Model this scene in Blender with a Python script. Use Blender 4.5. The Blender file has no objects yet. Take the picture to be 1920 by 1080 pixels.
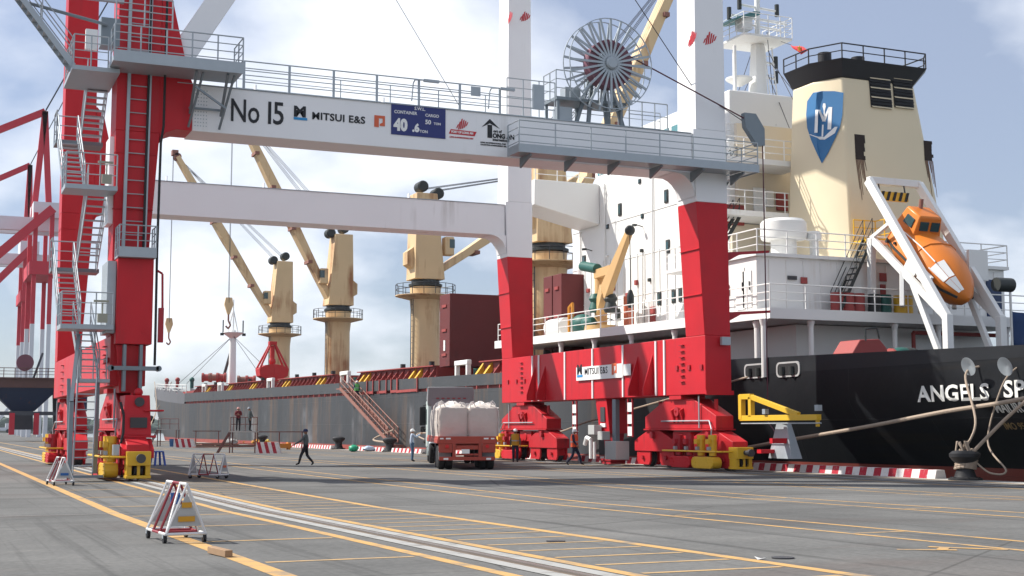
import bpy, bmesh, math, random
from mathutils import Vector, Matrix
random.seed(7)
S = bpy.context.scene
COL = S.collection
rad = math.radians
# ------------------------------------------------------------------ camera
F, HOR, VX, CH = 2560.0, 804.0, -150.0, 1.72
PITCH = math.atan((HOR-540)/F); TH = math.atan((960-VX)/math.hypot(F, HOR-540))
cam = bpy.data.cameras.new('camera'); camo = bpy.data.objects.new('camera', cam); COL.objects.link(camo)
camo.location = (0, 0, CH); camo.rotation_euler = (math.pi/2+PITCH, 0, -TH)
cam.sensor_width = 36; cam.lens = F/1920*36; cam.clip_start = .1; cam.clip_end = 9000
S.camera = camo
# ------------------------------------------------------------------ sky + sun
SUN = Vector((-0.78, 0.60, 1.0)).normalized()
EL = math.asin(SUN.z); AZ = math.atan2(SUN.x, SUN.y)
W = bpy.data.worlds.new('World'); S.world = W; W.use_nodes = True
nt = W.node_tree; N = nt.nodes; L = nt.links; N.clear()
out = N.new('ShaderNodeOutputWorld'); bg = N.new('ShaderNodeBackground')
sky = N.new('ShaderNodeTexSky'); sky.sky_type = 'NISHITA'; sky.sun_disc = False
sky.sun_elevation = EL; sky.sun_rotation = AZ; sky.air_density = 1.0; sky.dust_density = 0.35; sky.ozone_density = 2.0
tc = N.new('ShaderNodeTexCoord'); sep = N.new('ShaderNodeSeparateXYZ'); L.new(tc.outputs['Generated'], sep.inputs[0])
zz = N.new('ShaderNodeMath'); zz.operation = 'ADD'; zz.inputs[1].default_value = .45; L.new(sep.outputs['Z'], zz.inputs[0])
zm = N.new('ShaderNodeMath'); zm.operation = 'MAXIMUM'; zm.inputs[1].default_value = .3; L.new(zz.outputs[0], zm.inputs[0])
dv = N.new('ShaderNodeVectorMath'); dv.operation = 'DIVIDE'; L.new(tc.outputs['Generated'], dv.inputs[0])
cmb = N.new('ShaderNodeCombineXYZ')
for i in range(3): L.new(zm.outputs[0], cmb.inputs[i])
L.new(cmb.outputs[0], dv.inputs[1])
n1 = N.new('ShaderNodeTexNoise'); n1.inputs['Scale'].default_value = 2.3; n1.inputs['Detail'].default_value = 8; n1.inputs['Roughness'].default_value = .5; n1.inputs['Distortion'].default_value = .15
mp = N.new('ShaderNodeMapping'); mp.inputs['Location'].default_value = (3.1, 1.4, .3); L.new(dv.outputs[0], mp.inputs[0]); L.new(mp.outputs[0], n1.inputs['Vector'])
cr = N.new('ShaderNodeValToRGB'); cr.color_ramp.elements[0].position = .45; cr.color_ramp.elements[1].position = .63
cr.color_ramp.elements[0].color = (.26, .26, .26, 1); L.new(n1.outputs['Fac'], cr.inputs[0])
mix = N.new('ShaderNodeMix'); mix.data_type = 'RGBA'
L.new(cr.outputs[0], mix.inputs[0]); tn = N.new('ShaderNodeMix'); tn.data_type = 'RGBA'; tn.blend_type = 'MULTIPLY'; tn.inputs[0].default_value = 1; tn.inputs[7].default_value = (.92, 1.0, 1.2, 1); L.new(sky.outputs[0], tn.inputs[6]); hg = N.new('ShaderNodeMapRange'); hg.inputs[1].default_value = 0; hg.inputs[2].default_value = .4; hg.inputs[3].default_value = .72; hg.inputs[4].default_value = 1; L.new(sep.outputs['Z'], hg.inputs[0]); hm = N.new('ShaderNodeMix'); hm.data_type = 'RGBA'; hm.blend_type = 'MULTIPLY'; hm.inputs[0].default_value = 1; L.new(tn.outputs[2], hm.inputs[6]); L.new(hg.outputs[0], hm.inputs[7]); L.new(hm.outputs[2], mix.inputs[6]); mix.inputs[7].default_value = (12.0, 12.5, 13.4, 1)
L.new(mix.outputs[2], bg.inputs[0]); bg.inputs[1].default_value = .066; L.new(bg.outputs[0], out.inputs[0])
sd = bpy.data.lights.new('sun', 'SUN'); sd.energy = 5.0; sd.angle = rad(.6); sd.color = (1, .95, .87)
so = bpy.data.objects.new('sun', sd); COL.objects.link(so); so.rotation_euler = SUN.to_track_quat('Z', 'Y').to_euler(); so.location = (0, 0, 60)
S.view_settings.view_transform = 'Standard'; S.view_settings.look = 'None'; S.view_settings.exposure = 0.5; S.view_settings.gamma = 1
S.render.engine = 'CYCLES'
# ------------------------------------------------------------------ pixel -> place helpers (photo pixel gives a direction; a known plane gives the distance)
_fw0 = Vector((math.sin(TH), math.cos(TH), 0)); _R = Vector((math.cos(TH), -math.sin(TH), 0)); _Z = Vector((0, 0, 1))
_FW = _fw0*math.cos(PITCH)+_Z*math.sin(PITCH); _U = -_fw0*math.sin(PITCH)+_Z*math.cos(PITCH)
def ray(x, y): return _FW+_R*((x-960)/F)+_U*((540-y)/F)
def pX(x, y, X): d = ray(x, y); return Vector((0, 0, CH))+d*(X/d.x)
def pY(x, y, Y): d = ray(x, y); return Vector((0, 0, CH))+d*(Y/d.y)
def pZ(x, y, z=0): d = ray(x, y); return Vector((0, 0, CH))+d*((z-CH)/d.z)
def gz(Y): return max(0.0, (29-Y)*.009) if Y > -60 else .8
# ------------------------------------------------------------------ materials
def newmat(name):
    m = bpy.data.materials.new(name); m.use_nodes = True
    return m, m.node_tree.nodes, m.node_tree.links, m.node_tree.nodes['Principled BSDF']
MATS = {}
def paint(name, col, rough=.45, var=.08, rust=0.0, rustcol=(.16, .06, .025), metal=0.0, scale=1.2, streak=True, bump=0.0, dirt=.0, spec=.5):
    """painted / coated surface: soft tone variation, optional rust streaks running down, optional dirt"""
    if name in MATS: return MATS[name]
    m, n, l, b = newmat(name)
    b.inputs['Metallic'].default_value = metal; b.inputs['Specular IOR Level'].default_value = spec*.7
    t = n.new('ShaderNodeTexCoord'); no = n.new('ShaderNodeTexNoise'); no.inputs['Scale'].default_value = scale; no.inputs['Detail'].default_value = 6
    l.new(t.outputs['Object'], no.inputs['Vector'])
    hs = n.new('ShaderNodeMix'); hs.data_type = 'RGBA'
    hs.inputs[6].default_value = (*[c*(1-var) for c in col], 1); hs.inputs[7].default_value = (*[min(1, c*(1+var)) for c in col], 1)
    l.new(no.outputs['Fac'], hs.inputs[0]); last = hs.outputs[2]
    if rust > 0 or dirt > 0:
        mp = n.new('ShaderNodeMapping'); mp.inputs['Scale'].default_value = (2.2, 2.2, .14 if streak else 2.2); l.new(t.outputs['Object'], mp.inputs[0])
        n2 = n.new('ShaderNodeTexNoise'); n2.inputs['Scale'].default_value = scale*1.3; n2.inputs['Detail'].default_value = 8; n2.inputs['Roughness'].default_value = .65; l.new(mp.outputs[0], n2.inputs['Vector'])
        n3 = n.new('ShaderNodeTexNoise'); n3.inputs['Scale'].default_value = scale*.5; n3.inputs['Detail'].default_value = 4; l.new(t.outputs['Object'], n3.inputs['Vector'])
        mu = n.new('ShaderNodeMath'); mu.operation = 'MULTIPLY'; l.new(n2.outputs['Fac'], mu.inputs[0]); l.new(n3.outputs['Fac'], mu.inputs[1])
        am = max(rust, dirt)
        rp = n.new('ShaderNodeMapRange'); rp.inputs[1].default_value = .40-.26*am; rp.inputs[2].default_value = .52-.2*am; rp.inputs[4].default_value = min(1, .35+am); l.new(mu.outputs[0], rp.inputs[0])
        mr = n.new('ShaderNodeMix'); mr.data_type = 'RGBA'; l.new(rp.outputs[0], mr.inputs[0]); l.new(last, mr.inputs[6]); mr.inputs[7].default_value = (*rustcol, 1); last = mr.outputs[2]
    l.new(last, b.inputs['Base Color'])
    rr = n.new('ShaderNodeMapRange'); rr.inputs[3].default_value = max(.05, rough-.1); rr.inputs[4].default_value = min(1, rough+.12); l.new(no.outputs['Fac'], rr.inputs[0]); l.new(rr.outputs[0], b.inputs['Roughness'])
    if bump > 0:
        bp = n.new('ShaderNodeBump'); bp.inputs['Strength'].default_value = bump; bp.inputs['Distance'].default_value = .03
        nb = n.new('ShaderNodeTexNoise'); nb.inputs['Scale'].default_value = scale*2.2; nb.inputs['Detail'].default_value = 3; l.new(t.outputs['Object'], nb.inputs['Vector']); l.new(nb.outputs['Fac'], bp.inputs['Height']); l.new(bp.outputs[0], b.inputs['Normal'])
    MATS[name] = m; return m
RED = paint('crane_red', (.50, .013, .022), .45, .2, dirt=.26, rustcol=(.27, .02, .025), scale=.8, bump=.16, spec=.4)
WHITE = paint('crane_white', (.80, .80, .81), .4, .05, dirt=.2, rustcol=(.42, .40, .37), scale=.5, bump=.04)
REDB = paint('bogie_red', (.47, .014, .022), .5, .2, dirt=.42, rustcol=(.12, .018, .02), scale=1.7, bump=.15)
GALV = paint('galvanised_steel', (.36, .40, .43), .45, .12, metal=.35, scale=3)
GALVD = paint('dark_galvanised', (.20, .235, .26), .5, .12, metal=.3, scale=3)
YEL = paint('machine_yellow', (.66, .40, .03), .42, .1, dirt=.16, rustcol=(.16, .10, .03), scale=2.5)
BLK = paint('black_rubber', (.018, .018, .02), .6, .2)
DK = paint('dark_steel', (.05, .05, .055), .5, .3)
WHT = paint('plain_white', (.78, .78, .77), .5, .03)
REDD = paint('motor_red', (.36, .02, .03), .45, .12, dirt=.12, rustcol=(.08, .02, .02), scale=3)
BLKTXT = paint('letter_black', (.015, .016, .02), .5, .05)
# ------------------------------------------------------------------ mesh builder
class MB:
    def __init__(s): s.v = []; s.f = []
    def add(s, vs, fs):
        o = len(s.v); s.v += [tuple(p) for p in vs]; s.f += [tuple(i+o for i in q) for q in fs]; return s
    def hexa(s, p): return s.add(p, [(3, 2, 1, 0), (4, 5, 6, 7), (0, 1, 5, 4), (1, 2, 6, 5), (2, 3, 7, 6), (3, 0, 4, 7)])
    def box(s, x0, x1, y0, y1, z0, z1):
        return s.hexa([(x0, y0, z0), (x1, y0, z0), (x1, y1, z0), (x0, y1, z0), (x0, y0, z1), (x1, y0, z1), (x1, y1, z1), (x0, y1, z1)])
    def taper(s, b, t, z0, z1):
        (a, c, d, e) = b; (g, h, i, j) = t
        return s.hexa([(a, d, z0), (c, d, z0), (c, e, z0), (a, e, z0), (g, i, z1), (h, i, z1), (h, j, z1), (g, j, z1)])
    def cbox(s, c, sx, sy, sz): return s.box(c[0]-sx/2, c[0]+sx/2, c[1]-sy/2, c[1]+sy/2, c[2]-sz/2, c[2]+sz/2)
    def beam(s, p, q, w, h, up=(0, 0, 1), w2=None, h2=None):
        p = Vector(p); q = Vector(q); d = (q-p).normalized(); u = Vector(up)
        if abs(d.dot(u)) > .98: u = Vector((0, 1, 0))
        r = d.cross(u).normalized(); u = r.cross(d); w2 = w if w2 is None else w2; h2 = h if h2 is None else h2
        return s.hexa([p-r*w/2-u*h/2, p+r*w/2-u*h/2, p+r*w/2+u*h/2, p-r*w/2+u*h/2, q-r*w2/2-u*h2/2, q+r*w2/2-u*h2/2, q+r*w2/2+u*h2/2, q-r*w2/2+u*h2/2])
    def tube(s, p, q, r, n=8, r2=None):
        p = Vector(p); q = Vector(q); d = (q-p).normalized(); r2 = r if r2 is None else r2
        a = d.orthogonal().normalized(); b = d.cross(a); vs = []
        for c, rr in ((p, r), (q, r2)):
            for i in range(n): t = 2*math.pi*i/n; vs.append(c+a*math.cos(t)*rr+b*math.sin(t)*rr)
        fs = [(i, (i+1) % n, n+(i+1) % n, n+i) for i in range(n)]+[tuple(range(n-1, -1, -1)), tuple(range(n, 2*n))]
        return s.add(vs, fs)
    def path(s, pts, r, n=6):
        pts = [Vector(p) for p in pts]
        for a, b in zip(pts, pts[1:]): s.tube(a, b, r, n)
        return s
    def prism(s, poly, vec):
        k = len(poly); v = Vector(vec); p = [Vector(a) for a in poly]
        return s.add(p+[a+v for a in p], [tuple(range(k-1, -1, -1)), tuple(range(k, 2*k))]+[(i, (i+1) % k, k+(i+1) % k, k+i) for i in range(k)])
    def lathe(s, prof, c, axis=(0, 0, 1), n=24, cap=True):
        ax = Vector(axis).normalized(); a = ax.orthogonal().normalized(); b = ax.cross(a); c = Vector(c); vs = []
        for r, h in prof:
            for i in range(n): t = 2*math.pi*i/n; vs.append(c+ax*h+a*math.cos(t)*r+b*math.sin(t)*r)
        fs = []
        for k in range(len(prof)-1):
            for i in range(n): j = (i+1) % n; fs.append((k*n+i, k*n+j, k*n+n+j, k*n+n+i))
        if cap: fs += [tuple(range(n-1, -1, -1)), tuple(range((len(prof)-1)*n, len(prof)*n))]
        return s.add(vs, fs)
    def ball(s, c, r, sc=(1, 1, 1), n=10, m=7):
        c = Vector(c); vs = []; fs = []
        for k in range(m+1):
            ph = math.pi*k/m
            for i in range(n):
                t = 2*math.pi*i/n; vs.append((c.x+r*sc[0]*math.sin(ph)*math.cos(t), c.y+r*sc[1]*math.sin(ph)*math.sin(t), c.z-r*sc[2]*math.cos(ph)))
        for k in range(m):
            for i in range(n): j = (i+1) % n; fs.append((k*n+i, k*n+j, k*n+n+j, k*n+n+i))
        return s.add(vs, fs)
    def build(s, name, mat, parent=None, world=True, bevel=0, smooth=True, root=None):
        """verts are world coordinates unless world=False (then local to the parent thing)"""
        off = Vector((0, 0, 0))
        if parent is not None and world: off = parent['_o'] if '_o' in parent else (0, 0, 0); off = Vector(off)
        me = bpy.data.meshes.new(name); me.from_pydata([tuple(Vector(p)-off) for p in s.v], [], s.f); me.update()
        bm = bmesh.new(); bm.from_mesh(me); bmesh.ops.recalc_face_normals(bm, faces=bm.faces); bm.to_mesh(me); bm.free()
        if smooth: me.polygons.foreach_set('use_smooth', [True]*len(me.polygons)); me.set_sharp_from_angle(angle=rad(35))
        me.materials.append(mat)
        o = bpy.data.objects.new(name, me); COL.objects.link(o)
        if parent is not None: o.parent = parent; o['_o'] = tuple(off)
        if bevel: md = o.modifiers.new('bevel', 'BEVEL'); md.width = bevel; md.segments = 2; md.limit_method = 'ANGLE'
        return o
def thing(name, label, cat, loc=(0, 0, 0), rz=0, group=None):
    o = bpy.data.objects.new(name, None); COL.objects.link(o); o.location = loc; o.rotation_euler = (0, 0, rz); o.empty_display_size = .3
    o['label'] = label; o['category'] = cat; o['_o'] = tuple(loc)
    if group: o['group'] = group
    return o
def tag(o, label, cat, group=None):
    o['label'] = label; o['category'] = cat
    if group: o['group'] = group
    return o
def setting(o): o['kind'] = 'structure'; return o
def dup(root, loc, rz, label=None, group=None, sc=None):
    r = root.copy(); COL.objects.link(r); r.location = loc; r.rotation_euler = (0, 0, rz)
    if label: r['label'] = label
    if group: r['group'] = group
    if sc: r.scale = sc
    def rec(a, b):
        for ch in list(a.children):
            c = ch.copy(); COL.objects.link(c); c.parent = b; rec(ch, c)
    rec(root, r); return r
def text(name, body, size, loc, face, mat, parent, bold=0.0, sx=1.0, depth=.006, space=1.0):
    cu = bpy.data.curves.new(name, 'FONT'); cu.body = body; cu.size = size; cu.offset = bold; cu.extrude = depth; cu.space_character = space; cu.resolution_u = 3
    tmp = bpy.data.objects.new(name, cu); COL.objects.link(tmp)
    dg = bpy.context.evaluated_depsgraph_get(); me = bpy.data.meshes.new_from_object(tmp.evaluated_get(dg)); bpy.data.objects.remove(tmp)
    rot = {'-Y': Matrix.Rotation(math.pi/2, 4, 'X'), '-X': Matrix.Rotation(-math.pi/2, 4, 'Z') @ Matrix.Rotation(math.pi/2, 4, 'X'), 'Z': Matrix.Identity(4)}[face] if isinstance(face, str) else face
    off = Vector(parent['_o']) if parent is not None and '_o' in parent else Vector((0, 0, 0))
    me.transform(Matrix.Translation(Vector(loc)-off) @ rot @ Matrix.Diagonal((sx, 1, 1, 1)))
    me.materials.clear(); me.materials.append(mat)
    o = bpy.data.objects.new(name, me); COL.objects.link(o)
    if parent is not None: o.parent = parent; o['_o'] = tuple(off)
    return o
def railing(root, pts, h=1.05, step=1.5, mids=2, r=.022, mat=None, toe=0, name='railing', postw=None):
    """handrail along pts (world floor points): top + mid rails are the part, every post a sub-part"""
    mat = mat or GALV; pts = [Vector(p) for p in pts]; m = MB()
    for k in range(mids+1): m.path([p+Vector((0, 0, h*(k+1)/(mids+1))) for p in pts], r if k == mids else r*.75, 6)
    if toe:
        for a, b in zip(pts, pts[1:]): m.beam(a+Vector((0, 0, toe/2)), b+Vector((0, 0, toe/2)), .012, toe)
    o = m.build(name, mat, root)
    done = set()
    for a, b in zip(pts, pts[1:]):
        n = max(1, round((b-a).length/step))
        for i in range(n+1):
            p = a.lerp(b, i/n); key = (round(p.x, 2), round(p.y, 2), round(p.z, 2))
            if key in done: continue
            done.add(key); q = MB()
            if postw: q.cbox(p+Vector((0, 0, h/2)), postw, postw*.5, h)
            else: q.tube(p, p+Vector((0, 0, h)), r*1.1, 6)
            q.build('post', mat, o)
    return o
def ladder(root, p, q, w, side, step=.3, r=.03, mat=None, name='ladder', rr=None):
    mat = mat or GALV; p = Vector(p); q = Vector(q); s = Vector(side).normalized()*w/2; m = MB()
    m.beam(p-s, q-s, r*2, r*2); m.beam(p+s, q+s, r*2, r*2); o = m.build(name, mat, root)
    n = int((q-p).length/step)
    for i in range(1, n):
        c = p.lerp(q, i/n); MB().tube(c-s, c+s, rr or r*.6, 6).build('rung', mat, o)
    return o
def stair(root, p, q, w, side, mat=None, n=11, rail=True, name='stair_flight'):
    """p bottom, q top (centre line); side = horizontal unit vector across the flight"""
    mat = mat or GALV; p = Vector(p); q = Vector(q); s = Vector(side).normalized()*w/2; m = MB()
    for k in (-1, 1): m.beam(p+s*k, q+s*k, .03, .2)
    if rail:
        for k in (-1, 1):
            for hh in (.5, .95): m.tube(p+s*k+Vector((0, 0, hh)), q+s*k+Vector((0, 0, hh)), .02, 6)
            for t in (0, .5, 1): c = p.lerp(q, t)+s*k; m.tube(c, c+Vector((0, 0, .95)), .022, 6)
    o = m.build(name, mat, root); d = (q-p); hd = Vector((d.x, d.y, 0)).normalized()
    for i in range(1, n):
        c = p.lerp(q, i/n); a = MB(); a.beam(c-s, c+s, .22, .035).build('tread', mat, o)
    return o
def grating(root, x0, x1, y0, y1, z, t=.12, mat=None, name='platform'):
    return MB().box(x0, x1, y0, y1, z-t, z).build(name, mat or GALV, root)
# ================================================================== GROUND
def asphalt():
    m, n, l, b = newmat('asphalt'); t = n.new('ShaderNodeTexCoord')
    a = n.new('ShaderNodeTexNoise'); a.inputs['Scale'].default_value = .16; a.inputs['Detail'].default_value = 7; a.inputs['Roughness'].default_value = .62; l.new(t.outputs['Object'], a.inputs['Vector'])
    r = n.new('ShaderNodeValToRGB'); e = r.color_ramp.elements; e[0].position = .3; e[0].color = (.105, .106, .105, 1); e[1].position = .72; e[1].color = (.18, .179, .174, 1); l.new(a.outputs['Fac'], r.inputs[0])
    # long traffic smears along and across the quay
    mp = n.new('ShaderNodeMapping'); mp.inputs['Scale'].default_value = (.12, .9, 1); mp.inputs['Rotation'].default_value = (0, 0, .35); l.new(t.outputs['Object'], mp.inputs[0])
    s = n.new('ShaderNodeTexNoise'); s.inputs['Scale'].default_value = .5; s.inputs['Detail'].default_value = 6; l.new(mp.outputs[0], s.inputs['Vector'])
    sr = n.new('ShaderNodeMapRange'); sr.inputs[1].default_value = .5; sr.inputs[2].default_value = .72; sr.inputs[4].default_value = .45; l.new(s.outputs['Fac'], sr.inputs[0])
    m1 = n.new('ShaderNodeMix'); m1.data_type = 'RGBA'; l.new(sr.outputs[0], m1.inputs[0]); l.new(r.outputs[0], m1.inputs[6]); m1.inputs[7].default_value = (.06, .06, .06, 1)
    # reddish dust stains
    d = n.new('ShaderNodeTexNoise'); d.inputs['Scale'].default_value = .09; d.inputs['Detail'].default_value = 8; d.inputs['Distortion'].default_value = 1.0; mp2 = n.new('ShaderNodeMapping'); mp2.inputs['Location'].default_value = (4, 9, 0); mp2.inputs['Scale'].default_value = (1, 2.2, 1); l.new(t.outputs['Object'], mp2.inputs[0]); l.new(mp2.outputs[0], d.inputs['Vector'])
    dr = n.new('ShaderNodeMapRange'); dr.inputs[1].default_value = .58; dr.inputs[2].default_value = .75; dr.inputs[4].default_value = .5; l.new(d.outputs['Fac'], dr.inputs[0])
    m2 = n.new('ShaderNodeMix'); m2.data_type = 'RGBA'; l.new(dr.outputs[0], m2.inputs[0]); l.new(m1.outputs[2], m2.inputs[6]); m2.inputs[7].default_value = (.125, .09, .08, 1)
    def nz(sc, scale, lo, hi, top, det=5, rot=0, loc=(0, 0, 0)):
        q = n.new('ShaderNodeMapping'); q.inputs['Scale'].default_value = sc; q.inputs['Rotation'].default_value = (0, 0, rot); q.inputs['Location'].default_value = loc; l.new(t.outputs['Object'], q.inputs[0])
        w = n.new('ShaderNodeTexNoise'); w.inputs['Scale'].default_value = scale; w.inputs['Detail'].default_value = det; w.inputs['Roughness'].default_value = .65; l.new(q.outputs[0], w.inputs['Vector'])
        k = n.new('ShaderNodeMapRange'); k.inputs[1].default_value = lo; k.inputs[2].default_value = hi; k.inputs[4].default_value = top; l.new(w.outputs['Fac'], k.inputs[0]); return k.outputs[0]
    def over(base, fac, col): q = n.new('ShaderNodeMix'); q.data_type = 'RGBA'; l.new(fac, q.inputs[0]); l.new(base, q.inputs[6]); q.inputs[7].default_value = (*col, 1); return q.outputs[2]
    base = m2.outputs[2]
    base = over(base, nz((2.6, .035, 1), 1.0, .54, .68, .55, 4), (.055, .055, .056))          # tyre tracks along the quay
    base = over(base, nz((.05, 1.8, 1), 1.0, .60, .74, .35, 4, .25), (.055, .054, .054))    # turning tracks
    base = over(base, nz((1, 1, 1), .33, .62, .70, .45, 8, 0, (7, 2, 0)), (.19, .185, .175)) # dusty scuffs
    base = over(base, nz((1, 1, 1), 1.1, .70, .76, .8, 6, 0, (1, 5, 0)), (.03, .03, .03))   # oil drips
    vo = n.new('ShaderNodeTexVoronoi'); vo.feature = 'DISTANCE_TO_EDGE'; vo.inputs['Scale'].default_value = .12; wv = n.new('ShaderNodeMix'); wv.data_type = 'RGBA'; wv.inputs[0].default_value = .25; l.new(t.outputs['Object'], wv.inputs[6]); l.new(a.outputs['Color'], wv.inputs[7]); l.new(t.outputs['Object'], vo.inputs['Vector'])
    ck = n.new('ShaderNodeMapRange'); ck.inputs[1].default_value = .0; ck.inputs[2].default_value = .004; ck.inputs[3].default_value = .55; ck.inputs[4].default_value = 0; l.new(vo.outputs['Distance'], ck.inputs[0]); base = over(base, ck.outputs[0], (.045, .044, .043))
    f = n.new('ShaderNodeTexNoise'); f.inputs['Scale'].default_value = 13; f.inputs['Detail'].default_value = 4; l.new(t.outputs['Object'], f.inputs['Vector'])
    fr = n.new('ShaderNodeMapRange'); fr.inputs[3].default_value = .70; fr.inputs[4].default_value = 1.30; l.new(f.outputs['Fac'], fr.inputs[0])
    m3 = n.new('ShaderNodeMix'); m3.data_type = 'RGBA'; m3.blend_type = 'MULTIPLY'; m3.inputs[0].default_value = 1; l.new(base, m3.inputs[6]); l.new(fr.outputs[0], m3.inputs[7])
    l.new(m3.outputs[2], b.inputs['Base Color']); b.inputs['Roughness'].default_value = .95; b.inputs['Specular IOR Level'].default_value = .04
    bp = n.new('ShaderNodeBump'); bp.inputs['Strength'].default_value = .25; bp.inputs['Distance'].default_value = .01; l.new(f.outputs['Fac'], bp.inputs['Height']); l.new(bp.outputs[0], b.inputs['Normal'])
    return m
ASPH = asphalt()
def worn(name, col, under=(.17, .17, .165), amt=.5, sc=3.0):
    m, n, l, b = newmat(name); t = n.new('ShaderNodeTexCoord')
    a = n.new('ShaderNodeTexNoise'); a.inputs['Scale'].default_value = sc; a.inputs['Detail'].default_value = 9; a.inputs['Roughness'].default_value = .7; l.new(t.outputs['Object'], a.inputs['Vector'])
    r = n.new('ShaderNodeMapRange'); r.inputs[1].default_value = .58-.1*amt; r.inputs[2].default_value = .75-.1*amt; r.inputs[4].default_value = .75; l.new(a.outputs['Fac'], r.inputs[0])
    x = n.new('ShaderNodeMix'); x.data_type = 'RGBA'; l.new(r.outputs[0], x.inputs[0]); x.inputs[6].default_value = (*col, 1); x.inputs[7].default_value = (*under, 1)
    l.new(x.outputs[2], b.inputs['Base Color']); b.inputs['Roughness'].default_value = .9; b.inputs['Specular IOR Level'].default_value = .06; return m
LINE = worn('road_line_yellow', (.50, .31, .13), amt=.95, sc=2.2); LINET = worn('road_line_thin', (.46, .31, .16), amt=.8, sc=2.2)
CONC = worn('rail_concrete', (.34, .34, .33), (.2, .19, .18), .8, 2.0); RUSTG = worn('rail_groove', (.19, .15, .12), (.10, .085, .075), .8, 5.0); PALEC = worn('cope_concrete', (.36, .35, .33), (.24, .23, .22), .7, 1.2)
QX = 33.0
def gsheet(name, x0, x1, y0, y1, mat, dz=0.0, parent=None):
    ys = sorted({y0, y1} | ({29.0} if y0 < 29 < y1 else set())); v = []; f = []
    for y in ys: v += [(x0, y, gz(y)+dz), (x1, y, gz(y)+dz)]
    for i in range(len(ys)-1): f.append((2*i, 2*i+1, 2*i+3, 2*i+2))
    m = MB(); m.add(v, f); return m.build(name, mat, parent, smooth=False)
g = gsheet('ground', -1500, QX, -50, 3500, ASPH); setting(g)
setting(MB().box(QX-.6, QX-.01, -50, 3500, -6, -.012).build('quay_wall', paint('quay_concrete', (.22, .21, .2), .85, .2, dirt=.3, rustcol=(.1, .09, .08))))
wm, wn, wl, wb = newmat('harbour_water'); wb.inputs['Base Color'].default_value = (.10, .12, .11, 1); wb.inputs['Roughness'].default_value = .12
_n = wn.new('ShaderNodeTexNoise'); _n.inputs['Scale'].default_value = .8; _n.inputs['Detail'].default_value = 5; _b = wn.new('ShaderNodeBump'); _b.inputs['Strength'].default_value = .5; _b.inputs['Distance'].default_value = .1
_t = wn.new('ShaderNodeTexCoord'); wl.new(_t.outputs['Object'], _n.inputs['Vector']); wl.new(_n.outputs['Fac'], _b.inputs['Height']); wl.new(_b.outputs[0], wb.inputs['Normal'])
setting(MB().add([(QX-.3, -50, -2.6), (4000, -50, -2.6), (4000, 5000, -2.6), (QX-.3, 5000, -2.6)], [(0, 1, 2, 3)]).build('water', wm, smooth=False))
gp = g
def line(x0, x1, y0, y1, mat=LINE, name='painted_line', dz=.004): return setting(gsheet(name, x0, x1, y0, y1, mat, dz))
line(3.59, 3.83, -8, 230); line(5.86, 6.04, -8, 230); line(7.09, 7.27, -8, 230); line(9.22, 9.42, -8, 230)
for xa in (13.25, 14.4): line(xa, xa+.13, -5, 200)
for xa in (18.8, 19.95): line(xa, xa+.13, -5, 200)
for xa in (24.1, 25.25): line(xa, xa+.11, 0, 200)
line(29.0, 29.14, 5, 200); line(31.55, 31.67, 5, 200)
rung = []
y = 9.0
while y < 46: line(3.9, 5.8, y, y+.13, LINET, 'painted_rung'); y += 3.75 if y < 30 else 4.5
y = 10.0
while y < 62: line(7.34, 9.16, y, y+.11, LINET, 'painted_rung'); y += 1.12
for xa in (13.42, 18.97, 24.25):
    y = 12.0
    while y < 60: line(xa+.03, xa+.95, y, y+.11, LINET, 'painted_rung'); y += 5.6
for i, (a, b_, w) in enumerate([((11.9, 14.75), (12.55, 14.35), .14), ((12.55, 14.95), (13.15, 14.1), .14), ((12.42, 14.42), (12.75, 14.72), .14)]):
    m = MB(); A = Vector((*a, gz(a[1])+.005+.001*i)); B = Vector((*b_, gz(b_[1])+.005+.001*i)); d = (B-A).normalized(); s_ = Vector((-d.y, d.x, 0))*w
    m.add([A, B, B+s_, A+s_], [(0, 1, 2, 3)]); setting(m.build('painted_number', LINE, smooth=False))
# land-side crane rail set in concrete
line(6.30, 6.52, -10, 300, CONC, 'rail_concrete', .008); line(6.80, 7.02, -10, 300, CONC, 'rail_concrete', .008); line(6.52, 6.80, -10, 300, RUSTG, 'rail_channel', .004)
def railbar(x, nm='crane_rail'):
    m = MB()
    for (a, b_) in ((-10, 29), (29, 300)):
        za, zb = gz(a), gz(b_); w = .04
        m.hexa([(x-w, a, za+.002), (x+w, a, za+.002), (x+w, b_, zb+.002), (x-w, b_, zb+.002), (x-w, a, za+.03), (x+w, a, za+.03), (x+w, b_, zb+.03), (x-w, b_, zb+.03)])
    return setting(m.build(nm, paint('rail_steel', (.25, .22, .2), .35, .2, metal=.6)))
railbar(6.62); railbar(30.42)
line(30.0, 30.25, 0, 300, CONC, 'rail_concrete', .008); line(30.6, 30.85, 0, 300, CONC, 'rail_concrete', .008); line(30.25, 30.6, 0, 300, RUSTG, 'rail_channel', .004)
line(31.75, QX-.05, 0, 600, PALEC, 'quay_cope', .004)
line(-40, 30, 28.97, 29.03, CONC, 'joint_strip', .005)
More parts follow.
